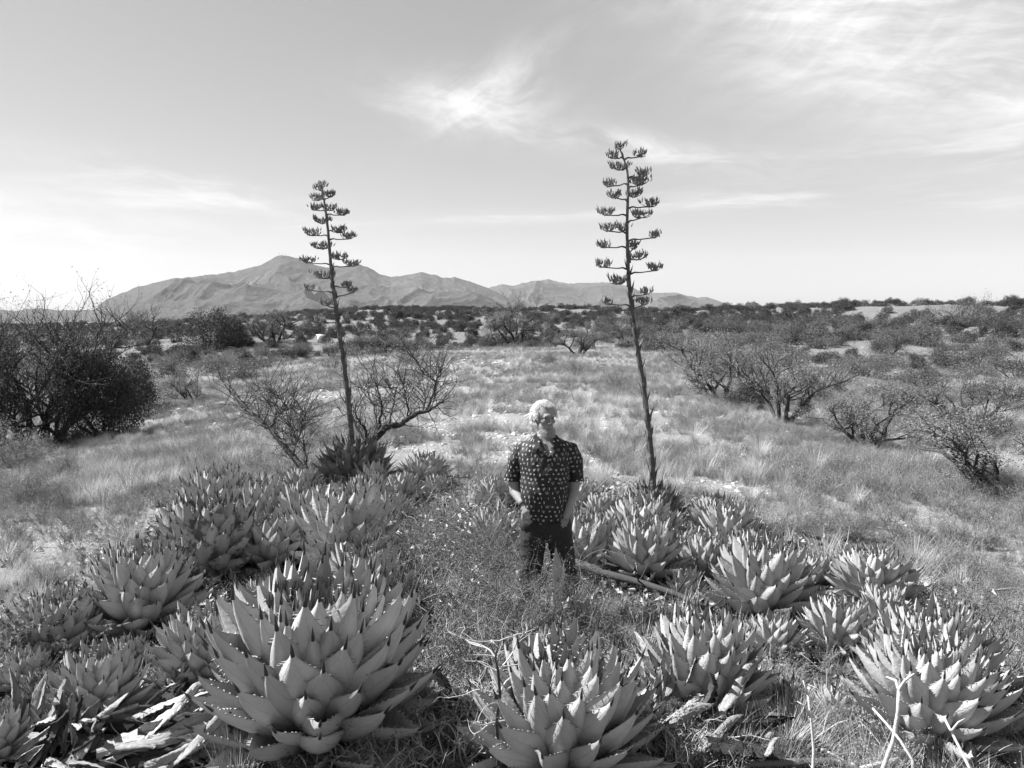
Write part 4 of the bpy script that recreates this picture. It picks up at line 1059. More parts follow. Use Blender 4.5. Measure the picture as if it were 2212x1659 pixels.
def on_mound(x, y):
    return sm(1.35, .8, np.hypot((x + .05) / 4.0, (y - 7.2) / 5.2) if False else np.abs(x + .1) / np.where(x < 0, np.interp(y, [3, 6, 9, 11, 13, 15], [3.6, 3.9, 4.0, 3.6, 3.0, .4]), np.interp(y, [3, 6, 8, 9.5, 11, 13], [3.6, 3.9, 3.3, 2.5, 1.7, 1.2]))) * sm(12.2, 10.8, y)
def field(n, r0, r1, dens_seed, dens, scl, sample_pow=2):
    x, y, r, a = sample_polar(n, r0, r1, -46, 46, sample_pow)
    nz = fbm(x / 1.6, y / 1.6, 3, dens_seed); nb = fbm(x / 6.0, y / 6.0, 3, dens_seed + 40)
    pr = dens * (.05 + .9 * nz + 1.3 * sm(.44, .6, fbm(x / .7, y / .7, 2, dens_seed + 5))) * (1 - .98 * np.clip(bare(x, y) * 1.3, 0, 1)) * (1 - .97 * on_mound(x, y)) * (.55 + .9 * nb)
    k = RNG.random(len(x)) < pr
    x, y, r, nb = x[k], y[k], r[k], nb[k]
    z = H(x, y); N = len(x)
    rot = np.stack([RNG.normal(0, .12, N), RNG.normal(0, .12, N), RNG.uniform(0, 6.28, N)], 1)
    s = scl * .66 * RNG.uniform(.35, 1.3, N) * (.6 + .8 * nb)
    nk = fbm(x / 3.1, y / 3.1, 2, dens_seed + 80)
    idx = np.where(nk + RNG.normal(0, .12, N) > .64, RNG.integers(0, 5, N), RNG.integers(5, 9, N))
    return np.stack([x, y, z - .01], 1), rot, s, idx
parts = [field(9000, 5, 14, 61, 1.0, 1.0), field(26000, 12, 32, 62, .95, 1.0), field(60000, 30, 85, 63, .85, 1.0), field(26000, 80, 230, 64, .6, 1.3)]
scatter('grass', *[np.concatenate([p_[q] for p_ in parts]) for q in range(4)], GR)

def chip_mesh(seed, kind):
    nr = np.random.default_rng(seed); mb = MB()
    if kind == 'stone':
        bm = bmesh.new(); bmesh.ops.create_icosphere(bm, subdivisions=1, radius=.5)
        for v in bm.verts: v.co = Vector(v.co) * nr.uniform(.75, 1.2); v.co.z *= .6
        me = bpy.data.meshes.new('pebble'); bm.to_mesh(me); bm.free(); me.materials.append(M['rock']); return me
    if kind == 'twig':
        p = [np.zeros(3)]; d = unit(nr.normal(size=3) * [1, 1, .25])
        for i in range(4): d = unit(d + nr.normal(size=3) * [.3, .3, .12]); p.append(p[-1] + d * .3)
        mb.tube(p, [.02, .018, .014, .01, .005], 4); return mb.mesh('twig_bit', [M['twig']])
    if kind == 'leaf':
        S = np.linspace(0, 1, 5); W = np.array([.1, .22, .25, .16, .01]); c = nr.uniform(.2, .5)
        V = []; fs = []
        for i in range(5):
            for j, v in enumerate((-1, 0, 1)): V.append((S[i] + .05 * nr.normal(), v * W[i], c * v * v * W[i] * 2 + .2 * math.sin(S[i] * 4) + .04 * nr.normal()))
        for i in range(4):
            for j in range(2): a = i * 3 + j; fs.append((a, a + 1, a + 4, a + 3))
        mb.add(V, fs, 0); return mb.mesh('leaf_scrap', [M['dry' if seed % 2 else 'litter']])
ST = [chip_mesh(600 + q, 'stone') for q in range(4)]
LI = [chip_mesh(610 + q, 'leaf') for q in range(5)] + [chip_mesh(620 + q, 'twig') for q in range(3)]
# pebbles lie mostly on the bare patches
x, y, r, a = sample_polar(90000, 4, 80, -44, 44, 2)
k = RNG.random(len(x)) < (.03 + .9 * bare0(x, y)) * (fbm(x / .9, y / .9, 2, 71) > .42)
x, y, r = x[k], y[k], r[k]; N = len(x)
scatter('gravel', np.stack([x, y, H(x, y)], 1), RNG.uniform(0, 6.28, (N, 3)) * [.1, .1, 1], .020 * (1 + r / 12) * RNG.lognormal(0, .5, N), RNG.integers(0, 4, N), ST)
# leaf litter over the knoll
x = RNG.uniform(-5, 5, 26000); y = RNG.uniform(3.4, 13.5, 26000)
k = RNG.random(len(x)) < on_mound(x, y) * (.5 + fbm(x / .8, y / .8, 2, 81)) ; x, y = x[k], y[k]; N = len(x)
idx = RNG.integers(0, 8, N)
scatter('leaf_litter', np.stack([x, y, H(x, y) + RNG.uniform(0, .05, N)], 1), np.stack([RNG.normal(0, .5, N), RNG.normal(0, .5, N), RNG.uniform(0, 6.28, N)], 1), np.where(idx < 5, RNG.uniform(.02, .11, N), RNG.uniform(.05, .25, N)), idx, LI)
# sparse grass between the agaves
x = RNG.uniform(-5, 5, 2600); y = RNG.uniform(3.6, 13, 2600)
k = RNG.random(len(x)) < on_mound(x, y) * (fbm(x / 1.1, y / 1.1, 2, 85) > .5) * .25; x, y = x[k], y[k]; N = len(x)
gx, gy = [], []
for (vx_, vy_, rad, cnt) in [(1380, 1370, .28, 16), (1340, 1340, .2, 8), (1470, 1400, .3, 16), (1560, 1420, .3, 14), (1600, 1640, .35, 14), (1800, 1640, .5, 26), (2000, 1655, .5, 30), (2150, 1640, .4, 20), (1650, 1470, .3, 10), (640, 1655, .3, 12), (1460, 1350, .2, 6)]:
    g_ = ground(vx_, vy_)
    for _ in range(cnt): gx.append(g_.x + random.gauss(0, rad)); gy.append(g_.y + random.gauss(0, rad * .7))
x = np.concatenate([x, gx]); y = np.concatenate([y, gy]); N = len(x)
scatter('knoll_grass', np.stack([x, y, H(x, y)], 1), np.stack([RNG.normal(0, .1, N), RNG.normal(0, .1, N), RNG.uniform(0, 6.28, N)], 1), RNG.uniform(.35, .8, N), RNG.integers(0, 9, N), GR)
# bright bunch grass clumps that stand out
BG = [grass_mesh(540 + q, M['grass_pale'], 260, .75, .35, .75, .005, 5) for q in range(3)]
for i, (vx_, vy_, h_, lab) in enumerate([(1975, 1235, 75, 'bleached bunch grass right behind the round sunlit agave'), (1640, 1000, 60, 'feathery bunch grass on the slope right of the tall stalk'), (1760, 1030, 60, 'feathery bunch grass halfway between the tall stalk and the right edge'),
        (705, 762, 26, 'white-tipped bunch grass on the crest left of the left stalk'), (1500, 960, 50, 'bunch grass beside the tall stalk'), (1850, 1100, 50, 'bunch grass on the right slope below the lone mesquite'),
        (1740, 870, 40, 'bunch grass below the pale mesquite group'), (1620, 1090, 50, 'bunch grass above the upper right rim agaves'), (560, 1060, 40, 'bunch grass left of the bare mesquite foot')]):
    g_ = ground(vx_, vy_); s_ = h_ * g_.y / F / .6
    tag(link('bunch_grass', BG[i % 3], None, g_, (0, 0, i), s_), lab, 'grass clump', 'pale bunch grasses on the slopes')
# rocks on the crest
for i, (vx_, vy_, w_) in enumerate([(1008, 776, 11), (1020, 774, 12), (1040, 772, 10), (1060, 771, 13), (1003, 780, 9), (1075, 775, 8), (1150, 768, 10), (1215, 800, 10), (1230, 812, 9), (1190, 806, 8), (1095, 780, 7)]):
    g_ = ground(vx_, vy_); s_ = w_ * g_.y / F
    tag(link('rock', ST[i % 4], None, g_ + Vector((0, 0, s_ * .15)), (0, 0, i * 1.3), s_), 'pale rock ' + ['leftmost but one', 'second from the left', 'in the middle left, flat', 'largest, in the middle', 'at the far left, small', 'right of the largest', 'lying alone between both heaps', 'in the right heap, top', 'in the right heap, lowest', 'in the right heap, left', 'small, just right of the left heap'][i] + ' of the crest rocks behind the man', 'rock', 'pale rocks on the crest')

# ------------------------------------------------------------------ the man
def print_material():
    """black cloth printed with small pale cacti, discs and fans"""
    mt = bpy.data.materials.new('cactus_print_cloth'); mt.use_nodes = True
    t = NT(mt.node_tree); t.n.clear()
    tc = t.node('ShaderNodeTexCoord'); x, y, z = t.sep(tc.outputs['Object'])
    u = t.m('ADD', x, t.m('MULTIPLY', t.m('MULTIPLY', y, 0.75), t.m('SIGN', t.m('SUBTRACT', x, 0.014)))); v = z
    CW, CH = 0.044, 0.035
    row = t.m('FLOOR', t.m('DIVIDE', v, CH))
    u2 = t.m('ADD', t.m('DIVIDE', u, CW), t.m('MULTIPLY', row, 0.37))
    cu = t.m('FLOOR', u2)
    wn = t.node('ShaderNodeTexWhiteNoise', noise_dimensions='2D'); t.l.new(t.xyz(cu, row, 0.0), wn.inputs['Vector']); jx, jy, jz = t.sep(wn.outputs['Color'])
    px = t.m('ADD', t.m('SUBTRACT', t.m('SUBTRACT', u2, cu), 0.5), t.m('MULTIPLY', t.m('SUBTRACT', jx, 0.5), 0.40)); py = t.m('MULTIPLY', t.m('SUBTRACT', t.m('SUBTRACT', t.m('DIVIDE', v, CH), row), 0.5), CH / CW)
    py = t.m('ADD', py, t.m('MULTIPLY', t.m('SUBTRACT', jy, 0.5), 0.30))
    sc_ = t.m('ADD', 0.85, t.m('MULTIPLY', jy, 0.55)); px = t.m('MULTIPLY', px, sc_); py = t.m('MULTIPLY', py, sc_)
    kind = t.m('FLOOR', t.m('MULTIPLY', jz, 4.99))
    def cap(ax, ay, bx, by, r):
        dx, dy = bx - ax, by - ay; L2 = dx * dx + dy * dy + 1e-9
        h = t.m('DIVIDE', t.m('ADD', t.m('MULTIPLY', t.m('SUBTRACT', px, ax), dx), t.m('MULTIPLY', t.m('SUBTRACT', py, ay), dy)), L2, clamp=True)
        qx = t.m('SUBTRACT', t.m('SUBTRACT', px, ax), t.m('MULTIPLY', h, dx)); qy = t.m('SUBTRACT', t.m('SUBTRACT', py, ay), t.m('MULTIPLY', h, dy))
        return t.m('SUBTRACT', t.m('SQRT', t.m('ADD', t.m('MULTIPLY', qx, qx), t.m('MULTIPLY', qy, qy))), r)
    def mn(*a):
        r = a[0]
        for b in a[1:]: r = t.m('MINIMUM', r, b)
        return r
    shapes = [mn(cap(0, -.28, 0, .25, .075), cap(-.2, -.02, -.2, .12, .05), cap(-.2, -.04, 0, -.1, .045), cap(.2, .02, .2, .16, .05), cap(.2, 0, 0, -.06, .045)),
              cap(0, 0, 0, .001, .19),
              mn(cap(0, -.2, 0, .22, .06), cap(0, -.2, -.27, .12, .06), cap(0, -.2, .27, .12, .06), cap(-.15, -.22, .15, -.22, .05)),
              cap(0, -.2, 0, .2, .10),
              mn(cap(-.18, -.06, .18, -.06, .1), cap(-.05, .04, .05, .04, .1), cap(0, -.24, 0, -.1, .03))]
    val = None
    for i, sdf in enumerate(shapes):
        on = t.m('COMPARE', kind, float(i), 0.4)
        e = t.m('MULTIPLY', t.m('MULTIPLY', on, t.m('GREATER_THAN', jx, 0.10)), t.ramp(sdf, -0.035, 0.01, 1, 0))
        val = e if val is None else t.m('ADD', val, e)
    wv = t.noise(tc.outputs['Object'], 9, 3)
    col = t.m('ADD', 0.012, t.m('MULTIPLY', val, t.m('ADD', 0.12, t.m('MULTIPLY', jy, 0.38))))
    bs = t.node('ShaderNodeBsdfPrincipled'); t.l.new(col, bs.inputs['Base Color']); bs.inputs['Roughness'].default_value = 0.7
    bs.inputs['Specular IOR Level'].default_value = 0.35
    bn = t.node('ShaderNodeBump'); bn.inputs['Strength'].default_value = 0.5; bn.inputs['Distance'].default_value = 0.02
    t.l.new(wv, bn.inputs['Height']); t.l.new(bn.outputs[0], bs.inputs['Normal'])
    out = t.node('ShaderNodeOutputMaterial'); t.l.new(bs.outputs[0], out.inputs['Surface'])
    return mt
M['shirt'] = print_material()
M['skin'] = material('weathered_skin', 0.22, 0.55, 25, 0.22, 0.35, 120, 0)
M['denim'] = material('dark_denim', 0.022, 0.85, 7, 0.5, 0.6, 60, 0, fine=(220, .35))
M['hair'] = material('white_grey_hair', 0.68, 0.6, 60, 0.25, rnd=0)
M['beard'] = material('grey_beard', 0.42, 0.7, 60, 0.3, rnd=0)
M['leather'] = material('brown_leather', 0.06, 0.6, 20, 0.3, rnd=0)
M['eye'] = material('eye_white', 0.10, 0.2, 5, 0.02, rnd=0)
M['iris'] = material('dark_iris', 0.02, 0.15, 5, 0.02, rnd=0)
S1 = 0.00098
def mp(x, y, yy=0.0): return ((x - 588) * S1, yy, 1.78 - (y - 160) * S1)
def loft(mb, rings, n=20, mat=0):
    V = []; a = np.arange(n) * 2 * PI / n
    for (cx_, cy_, cz_, rx, ry) in rings:
        e = 0.85
        V.append(np.stack([cx_ + rx * np.sign(np.cos(a)) * np.abs(np.cos(a)) ** e, cy_ + ry * np.sign(np.sin(a)) * np.abs(np.sin(a)) ** e, np.full(n, cz_)], 1))
    K = len(rings); fs = []
    for k in range(K - 1):
        for j in range(n): fs.append((k * n + j, k * n + (j + 1) % n, (k + 1) * n + (j + 1) % n, (k + 1) * n + j))
    fs.append(tuple(range(n))[::-1]); fs.append(tuple((K - 1) * n + j for j in range(n)))
    mb.add(np.concatenate(V), fs, mat)
def ball(mb, c, r, rot=None, sub=2):
    bm = bmesh.new(); bmesh.ops.create_icosphere(bm, subdivisions=sub, radius=1.0)
    V = np.array([tuple(v.co) for v in bm.verts]) * np.array(r)
    if rot is not None: V = V @ np.array(rot).T
    fs = [tuple(v.index for v in f.verts) for f in bm.faces]; bm.free()
    mb.add(V + np.array(c), fs)
def remesh(mb, name, voxel, mats, smooth_it=2):
    me = mb.mesh(name + '_raw', mats); o = bpy.data.objects.new(name + '_tmp', me); COL.objects.link(o)
    md = o.modifiers.new('r', 'REMESH'); md.mode = 'VOXEL'; md.voxel_size = voxel; md.use_smooth_shade = True
    if smooth_it: ms_ = o.modifiers.new('s', 'SMOOTH'); ms_.iterations = smooth_it; ms_.factor = .5
    dg = bpy.context.evaluated_depsgraph_get(); dg.update()
    res = bpy.data.meshes.new_from_object(o.evaluated_get(dg), depsgraph=dg)
    res.name = name; bpy.data.objects.remove(o); bpy.data.meshes.remove(me)
    res.materials.clear()
    for m_ in mats: res.materials.append(m_)
    return res
def get_v(me):
    a = np.empty(len(me.vertices) * 3); me.vertices.foreach_get('co', a); return a.reshape(-1, 3)
def set_v(me, V): me.vertices.foreach_set('co', V.ravel()); me.update()
HR = np.array(Matrix.Rotation(math.radians(27), 3, 'Z') @ Matrix.Rotation(math.radians(4), 3, 'X'))
HC = np.array([-.014, -.012, 1.652])
def hd(p): return HC + HR @ np.array(p, float)
mb = MB()
ball(mb, hd((0, .012, .022)), (.077, .096, .098), HR, 3)
ball(mb, hd((0, -.028, -.058)), (.058, .062, .058), HR, 3)
ball(mb, hd((0, -.066, -.098)), (.026, .024, .020), HR)
ball(mb, hd((0, -.077, .036)), (.050, .018, .011), HR)
for s in (-1, 1):
    ball(mb, hd((s * .041, -.058, -.016)), (.022, .026, .019), HR); ball(mb, hd((s * .031, -.0735, .0195)), (.017, .010, .0065), HR); ball(mb, hd((s * .031, -.0725, .0015)), (.016, .009, .005), HR)
    ball(mb, hd((s * .079, .016, -.008)), (.007, .017, .030), HR)
    ball(mb, hd((s * .013, -.096, -.026)), (.009, .010, .008), HR)
mb.tube([hd((0, -.082, .030)), hd((0, -.098, .008)), hd((0, -.112, -.018)), hd((0, -.098, -.030))], [.007, .009, .0125, .008], 8)
ball(mb, hd((0, -.088, -.056)), (.024, .010, .0055), HR); ball(mb, hd((0, -.087, -.066)), (.021, .010, .006), HR)
mb.tube([(-.012, .03, 1.60), (-.012, .035, 1.53), (-.008, .03, 1.44)], [.058, .060, .072], 14)
TOR = [(-.01, .0, .86, .17, .125), (-.012, 0, .97, .158, .125), (-.012, -.01, 1.10, .165, .13), (-.01, -.005, 1.22, .178, .125), (-.008, .0, 1.33, .186, .115), (-.006, .012, 1.41, .182, .098), (-.005, .022, 1.455, .15, .08), (-.006, .03, 1.49, .09, .066), (-.01, .03, 1.52, .06, .058)]
loft(mb, TOR)
ARM = {-1: [(-.185, .02, 1.415), (-.222, .035, 1.31), (-.245, .05, 1.17), (-.238, .03, 1.07), mp(405, 955, -.085), mp(438, 1010, -.115), mp(462, 1060, -.120)],
       1: [(.190, .02, 1.415), (.212, .035, 1.31), (.222, .05, 1.17), (.216, .03, 1.07), mp(770, 960, -.075), mp(752, 1020, -.105), mp(735, 1065, -.112)]}
AR = [.045, .050, .046, .045, .029, .034, .030]
for s in (-1, 1):
    mb.tube(ARM[s], AR, 12)
    w_ = np.array(ARM[s][5]); dn = np.array(ARM[s][6]) - w_; dn /= np.linalg.norm(dn); sd_ = np.cross(dn, [0, 1, 0]); sd_ /= np.linalg.norm(sd_)
    for k, (off, ln) in enumerate(((-.026, .075), (-.009, .088), (.009, .084), (.025, .066))):
        q = w_ + dn * .045 + sd_ * off; mb.tube([q, q + dn * ln * .45 + np.array([0, .006, 0]), q + dn * ln + np.array([0, .02, 0])], [.0095, .009, .007], 7)
    q = w_ + sd_ * (-.03 * s) * -1; mb.tube([q - dn * .01, q + dn * .03 + sd_ * s * .022 + np.array([0, -.01, 0]), q + dn * .062 + sd_ * s * .028 + np.array([0, -.008, 0])], [.013, .011, .008], 7)
LEG = {-1: [(-.095, 0, .84), (-.100, -.005, .68), (-.112, -.02, .50), (-.125, .01, .30), (-.13, .02, .08)], 1: [(.095, 0, .86), (.115, -.005, .70), (.145, -.02, .50), (.175, .01, .30), (.20, .02, .08)]}
for s in (-1, 1):
    mb.tube(LEG[s], [.09, .085, .062, .055, .042], 12); mb.tube([LEG[s][-1], (LEG[s][-1][0] + .01 * s, -.13, .04)], [.04, .035], 8)
body = remesh(mb, 'body', 0.0042, [M['skin']], 1)
Vb = get_v(body); L_ = (Vb - HC) @ HR
def dent(p, r, amt, axis=1):
    global L_
    d = np.exp(-(((L_ - np.array(p)) / np.array(r)) ** 2).sum(1)); L_[:, axis] += d * amt
for s in (-1, 1):
    dent((s * .031, -.088, .012), (.018, .03, .011), .011)
    dent((s * .030, -.090, -.030), (.010, .02, .012), .004)
    dent((s * .052, -.07, -.045), (.014, .03, .02), .003)
    dent((s * .028, -.085, -.004), (.014, .02, .004), -.003)
dent((0, -.09, -.061), (.026, .02, .0025), .005)
for s in (-1, 1):
    dent((s * .031, -.082, .0215), (.020, .02, .0035), -.006)
    dent((s * .031, -.082, .0005), (.018, .02, .0035), -.005)
Vb = HC + L_ @ HR.T; set_v(body, Vb)
MAN = Vector((.262, 6.12, 0)); MAN.z = hz(MAN.x, MAN.y)
man = empty('person', MAN, 0, 'man with white curly hair and grey beard in a cactus-print shirt, hands in pockets', 'person')
link('body', body, man)
for s in (-1, 1):
    e = MB(); ball(e, hd((s * .031, -.0680, .011)), (.0112, .0112, .0112), None, 2); ob = link('eye', e.mesh('eye', [M['eye']]), man)
    e = MB(); ball(e, hd((s * .031 + .002, -.0770, .010)), (.0046, .0036, .0046), HR, 2); link('iris', e.mesh('iris', [M['iris']]), ob)
# hair: a cap with curls all over
rg = random.Random(3)
def strands(n, surf, r, length, curl, name, mat):
    mb = MB()
    for _ in range(n):
        q = surf()
        if q is None: continue
        p, nrm = q
        t1_ = np.cross(nrm, [rg.gauss(0, 1), rg.gauss(0, 1), rg.gauss(0, 1)]); t1_ /= np.linalg.norm(t1_); t2_ = np.cross(nrm, t1_)
        pts = []; ph = rg.uniform(0, 6.28); L = length * rg.uniform(.4, 1.4); g = rg.uniform(.4, 1)
        for i in range(8):
            s = i / 7; a = ph + s * 6.5 * g
            pts.append(hd(p + nrm * (L * s * .55) + (t1_ * math.cos(a) + t2_ * math.sin(a)) * curl * (.3 + .7 * s) + np.array([0, 0, -L * .25 * s * s])))
        mb.tube(pts, np.linspace(r, r * .5, 8), 3, 0, False)
    return mb.mesh(name, [mat])
def scalp():
    d = np.array([rg.gauss(0, 1), rg.gauss(0, 1), rg.gauss(0, 1)]); d /= np.linalg.norm(d)
    x, y, z = d
    if z < -.55: return None
    if y < -.25 and z < .62 + .25 * abs(x): 
        if not (abs(x) > .86 and z > -.1): return None
    if abs(x) > .6 and z < .05 and y < .25 and z > -.6 and y > -.3: return None
    return np.array([0, .012, .022]) + d * np.array([.078, .097, .101]), d
hm_ = MB(); ball(hm_, hd((0, .032, .034)), (.083, .088, .094), HR, 3)
hc = link('hair', strands(4200, scalp, .0018, .044, .0095, 'hair', M['hair']), man)
cap_me = hm_.mesh('hair_cap', [M['hair']]); V_ = get_v(cap_me); Lc = (V_ - HC) @ HR
Lc[:, 1] = np.where((Lc[:, 1] < -.03) & (Lc[:, 2] < .085), -.03 + (Lc[:, 1] + .03) * .1, Lc[:, 1]); Lc[:, 2] = np.maximum(Lc[:, 2], -.035 + .0 * Lc[:, 1]); set_v(cap_me, HC + Lc @ HR.T)
link('hair_cap', cap_me, hc)
def chin():
    a = rg.gauss(0, .55); z = rg.uniform(-.118, -.070)
    if abs(a) < .45 and z > -.076: return None
    n_ = np.array([math.sin(a), -math.cos(a), rg.uniform(-.7, -.1)]); n_ /= np.linalg.norm(n_)
    return np.array([math.sin(a) * .052, -.028 - math.cos(a) * .058, z]), n_
def lip():
    a = rg.uniform(-.45, .45); n_ = np.array([math.sin(a), -math.cos(a), -.5]); n_ /= np.linalg.norm(n_)
    return np.array([math.sin(a) * .065, -.030 - math.cos(a) * .063, -.046 - abs(a) * .02]), n_
link('beard', strands(900, chin, .0016, .036, .0045, 'beard', M['beard']), man)
link('moustache', strands(90, lip, .0012, .010, .002, 'moustache', M['beard']), man)
for s in (-1, 1):
    e = MB(); e.tube([hd((s * .014, -.0925, .031)), hd((s * .032, -.0925, .036)), hd((s * .052, -.079, .031))], [.0022, .003, .0015], 5); link('eyebrow', e.mesh('eyebrow', [M['beard']]), man)
# trousers
mb = MB()
loft(mb, [(-.01, .0, .99, .172, .137), (-.008, 0, .93, .185, .14), (-.003, .005, .86, .198, .143), (0, .005, .80, .20, .138), (.002, .005, .73, .19, .125), (.002, .005, .69, .15, .10)])
for s in (-1, 1):
    L = LEG[s]; mb.tube([(L[0][0], 0, .84), (L[1][0] - .003 * s, -.005, .70), (L[2][0], -.02, .50), (L[3][0], .01, .30), (L[4][0], .015, .06)], [.103, .104, .090, .083, .078], 14)
tr = remesh(mb, 'trousers', .008, [M['denim']], 2); V_ = get_v(tr)
nz = (fbm(V_[:, 0] * 9 + V_[:, 2] * 3, V_[:, 2] * 17 - V_[:, 0] * 5, 3, 4) - .5) * .022
c_ = V_.copy(); c_[:, 0] -= np.where(V_[:, 2] < .78, np.sign(V_[:, 0]) * .11, 0); n_ = unit(np.stack([c_[:, 0], c_[:, 1], 0 * c_[:, 0]], 1)); set_v(tr, V_ + n_ * nz[:, None])
link('trousers', tr, man)
for s in (-1, 1):
    b = MB(); x_ = LEG[s][-1][0]; loft(b, [(x_ + .01 * s, -.035, 0, .05, .145), (x_ + .01 * s, -.035, .03, .05, .145), (x_ + .01 * s, -.03, .07, .045, .125), (x_, .01, .11, .045, .065), (x_, .015, .15, .045, .055)], 16)
    link('boot', b.mesh('boot', [M['leather']]), man)
# shirt
mb = MB()
loft(mb, [(-.012, -.005, .93, .183, .150), (-.014, -.015, 1.00, .180, .160), (-.016, -.02, 1.10, .184, .162), (-.012, -.012, 1.22, .192, .150), (-.010, -.003, 1.32, .200, .134), (-.008, .008, 1.40, .200, .116), (-.007, .018, 1.452, .170, .096), (-.008, .028, 1.49, .112, .080), (-.010, .03, 1.53, .074, .070)], 26)
for s in (-1, 1):
    A_ = ARM[s]
    mb.tube([np.array(A_[0]) * [.66, 1, 1] + [0, 0, .012], np.array(A_[0]) * [.95, 1, 1] + [0, 0, -.012], np.array(A_[1]) + [.006 * s, 0, 0], np.array(A_[2]) + [.010 * s, 0, .02], np.array(A_[2]) + [.012 * s, 0, -.015]], [.050, .066, .067, .065, .067], 16)
sh = remesh(mb, 'shirt', .0062, [M['shirt']], 3); V_ = get_v(sh)
rd = unit(np.stack([V_[:, 0] * .8, V_[:, 1], 0 * V_[:, 0]], 1))
x_, z_ = V_[:, 0] + V_[:, 1] * .5, V_[:, 2]
fold = (ridged(x_ * 7 + z_ * 2.2, z_ * 3.5 - x_ * 4, 3, 8) - .45) * .022 + (ridged(x_ * 3 + 5, z_ * 9 + x_ * 9, 2, 12) - .45) * .020 * sm(1.25, 1.05, z_)
V_ = V_ + rd * fold[:, None]
# curved shirt tails, longer at each front corner
lowz = np.where(V_[:, 2] < .99)[0]
xx = V_[:, 0]
tail = .845 + .10 * np.clip((np.abs(xx + .0) - .05) / .13, 0, 1) ** 1.5 + .03 * np.exp(-((xx - .03) / .03) ** 2)
k_ = np.clip((1.02 - V_[:, 2]) / .10, 0, 1) * (np.abs(xx) < .2)
V_[:, 2] = V_[:, 2] * (1 - k_) + (tail - (np.clip(.93 - V_[:, 2], 0, .1))) * k_
set_v(sh, V_)
bm = bmesh.new(); bm.from_mesh(sh)
kill = []
for f in bm.faces:
    c = f.calc_center_median()
    if c.y < .0 and c.z > 1.380 and abs(c.x - .008) < (c.z - 1.380) * .50: kill.append(f)
    elif c.z > 1.512: kill.append(f)
bmesh.ops.delete(bm, geom=kill, context='FACES'); bm.to_mesh(sh); bm.free()
so = link('shirt', sh, man); md = so.modifiers.new('thickness', 'SOLIDIFY'); md.thickness = .003; md.offset = 0
def chest_y(x, z): return -.003 - np.interp(z, [1.2, 1.32, 1.40, 1.452, 1.49, 1.53], [.160, .137, .118, .096, .078, .068]) * math.sqrt(max(.05, 1 - (x / .21) ** 2)) - .006 + np.interp(z, [1.4, 1.53], [.0, .03])
def flap(pts, name):
    b = MB(); V = [(mp(x, y)[0], chest_y(mp(x, y)[0], mp(x, y)[2]) - q, mp(x, y)[2]) for x, y, q in pts]; n = len(V)
    V2 = [(a, b_ + .004, c) for a, b_, c in V]
    fs = [tuple(range(n)), tuple(range(n, 2 * n))[::-1]] + [(i, (i + 1) % n, n + (i + 1) % n, n + i) for i in range(n)]
    b.add(V + V2, fs); link(name, b.mesh(name, [M['shirt']], False), so)
flap([(512, 402, .0), (535, 470, .006), (602, 572, .004), (560, 545, .012), (530, 512, .015), (478, 522, .012), (468, 478, .004), (490, 430, 0)], 'collar')
flap([(648, 405, .0), (640, 470, .006), (602, 572, .004), (640, 548, .012), (668, 512, .015), (706, 505, .012), (700, 465, .004), (672, 425, 0)], 'collar')
for y_ in (600, 680, 765, 850, 935):
    x1_, _, z1_ = mp(603, y_); b = MB(); b.tube([(x1_, chest_y(x1_, z1_) - .008, z1_), (x1_, chest_y(x1_, z1_) - .002, z1_)], .0055, 8); link('button', b.mesh('button', [M['bark_mid']]), so)
w_ = np.array(ARM[-1][4]); d_ = np.array(ARM[-1][5]) - np.array(ARM[-1][3]); d_ /= np.linalg.norm(d_)
b = MB(); b.tube([w_ - d_ * .012, w_ + d_ * .010], [.036, .035], 14); link('bracelet', b.mesh('bracelet', [M['leather']]), man)

# ------------------------------------------------------------------ tangled bushes on the knoll
def tangle(loc, rad, height, n, label, seed, leaves=5000, name='tangled_bush', mat='twig_grey', rtw=.0040, leafmat='leaf_light', lsize=.011, up=0.06):
    rng = random.Random(seed); nr = np.random.default_rng(seed)
    root = empty(name, loc, 0, label, 'bush')
    mb = MB(); tips = []
    for s in range(n):
        a = rng.uniform(0, 6.28); u = rng.random() ** .6
        p0 = (math.cos(a) * u * rad * .9, math.sin(a) * u * rad * .9, -.02 + rng.random() ** 2 * height * .5)
        d = np.array([math.cos(a) * rng.uniform(.1, 1), math.sin(a) * rng.uniform(.1, 1), rng.uniform(.2, 1.1)]); d /= np.linalg.norm(d)
        grow(mb, p0, d, height * rng.uniform(.55, .95), rtw * rng.uniform(.8, 1.5), 1, rng, tips, 3, up, .6, (2, 4), 4, .55, 6, (.4, .7))
    link('twigs', mb.mesh('twigs', [M[mat]]), root)
    T_ = np.array([q[0] for q in tips]); k = nr.integers(0, len(T_), leaves)
    lb = MB(); lb.quads(leaf_quads(T_[k] + nr.normal(size=(leaves, 3)) * .018, lsize * nr.uniform(.6, 1.4, leaves), nr, .3, .5))
    link('foliage', lb.mesh('foliage', [M[leafmat]], False), root)
    return root
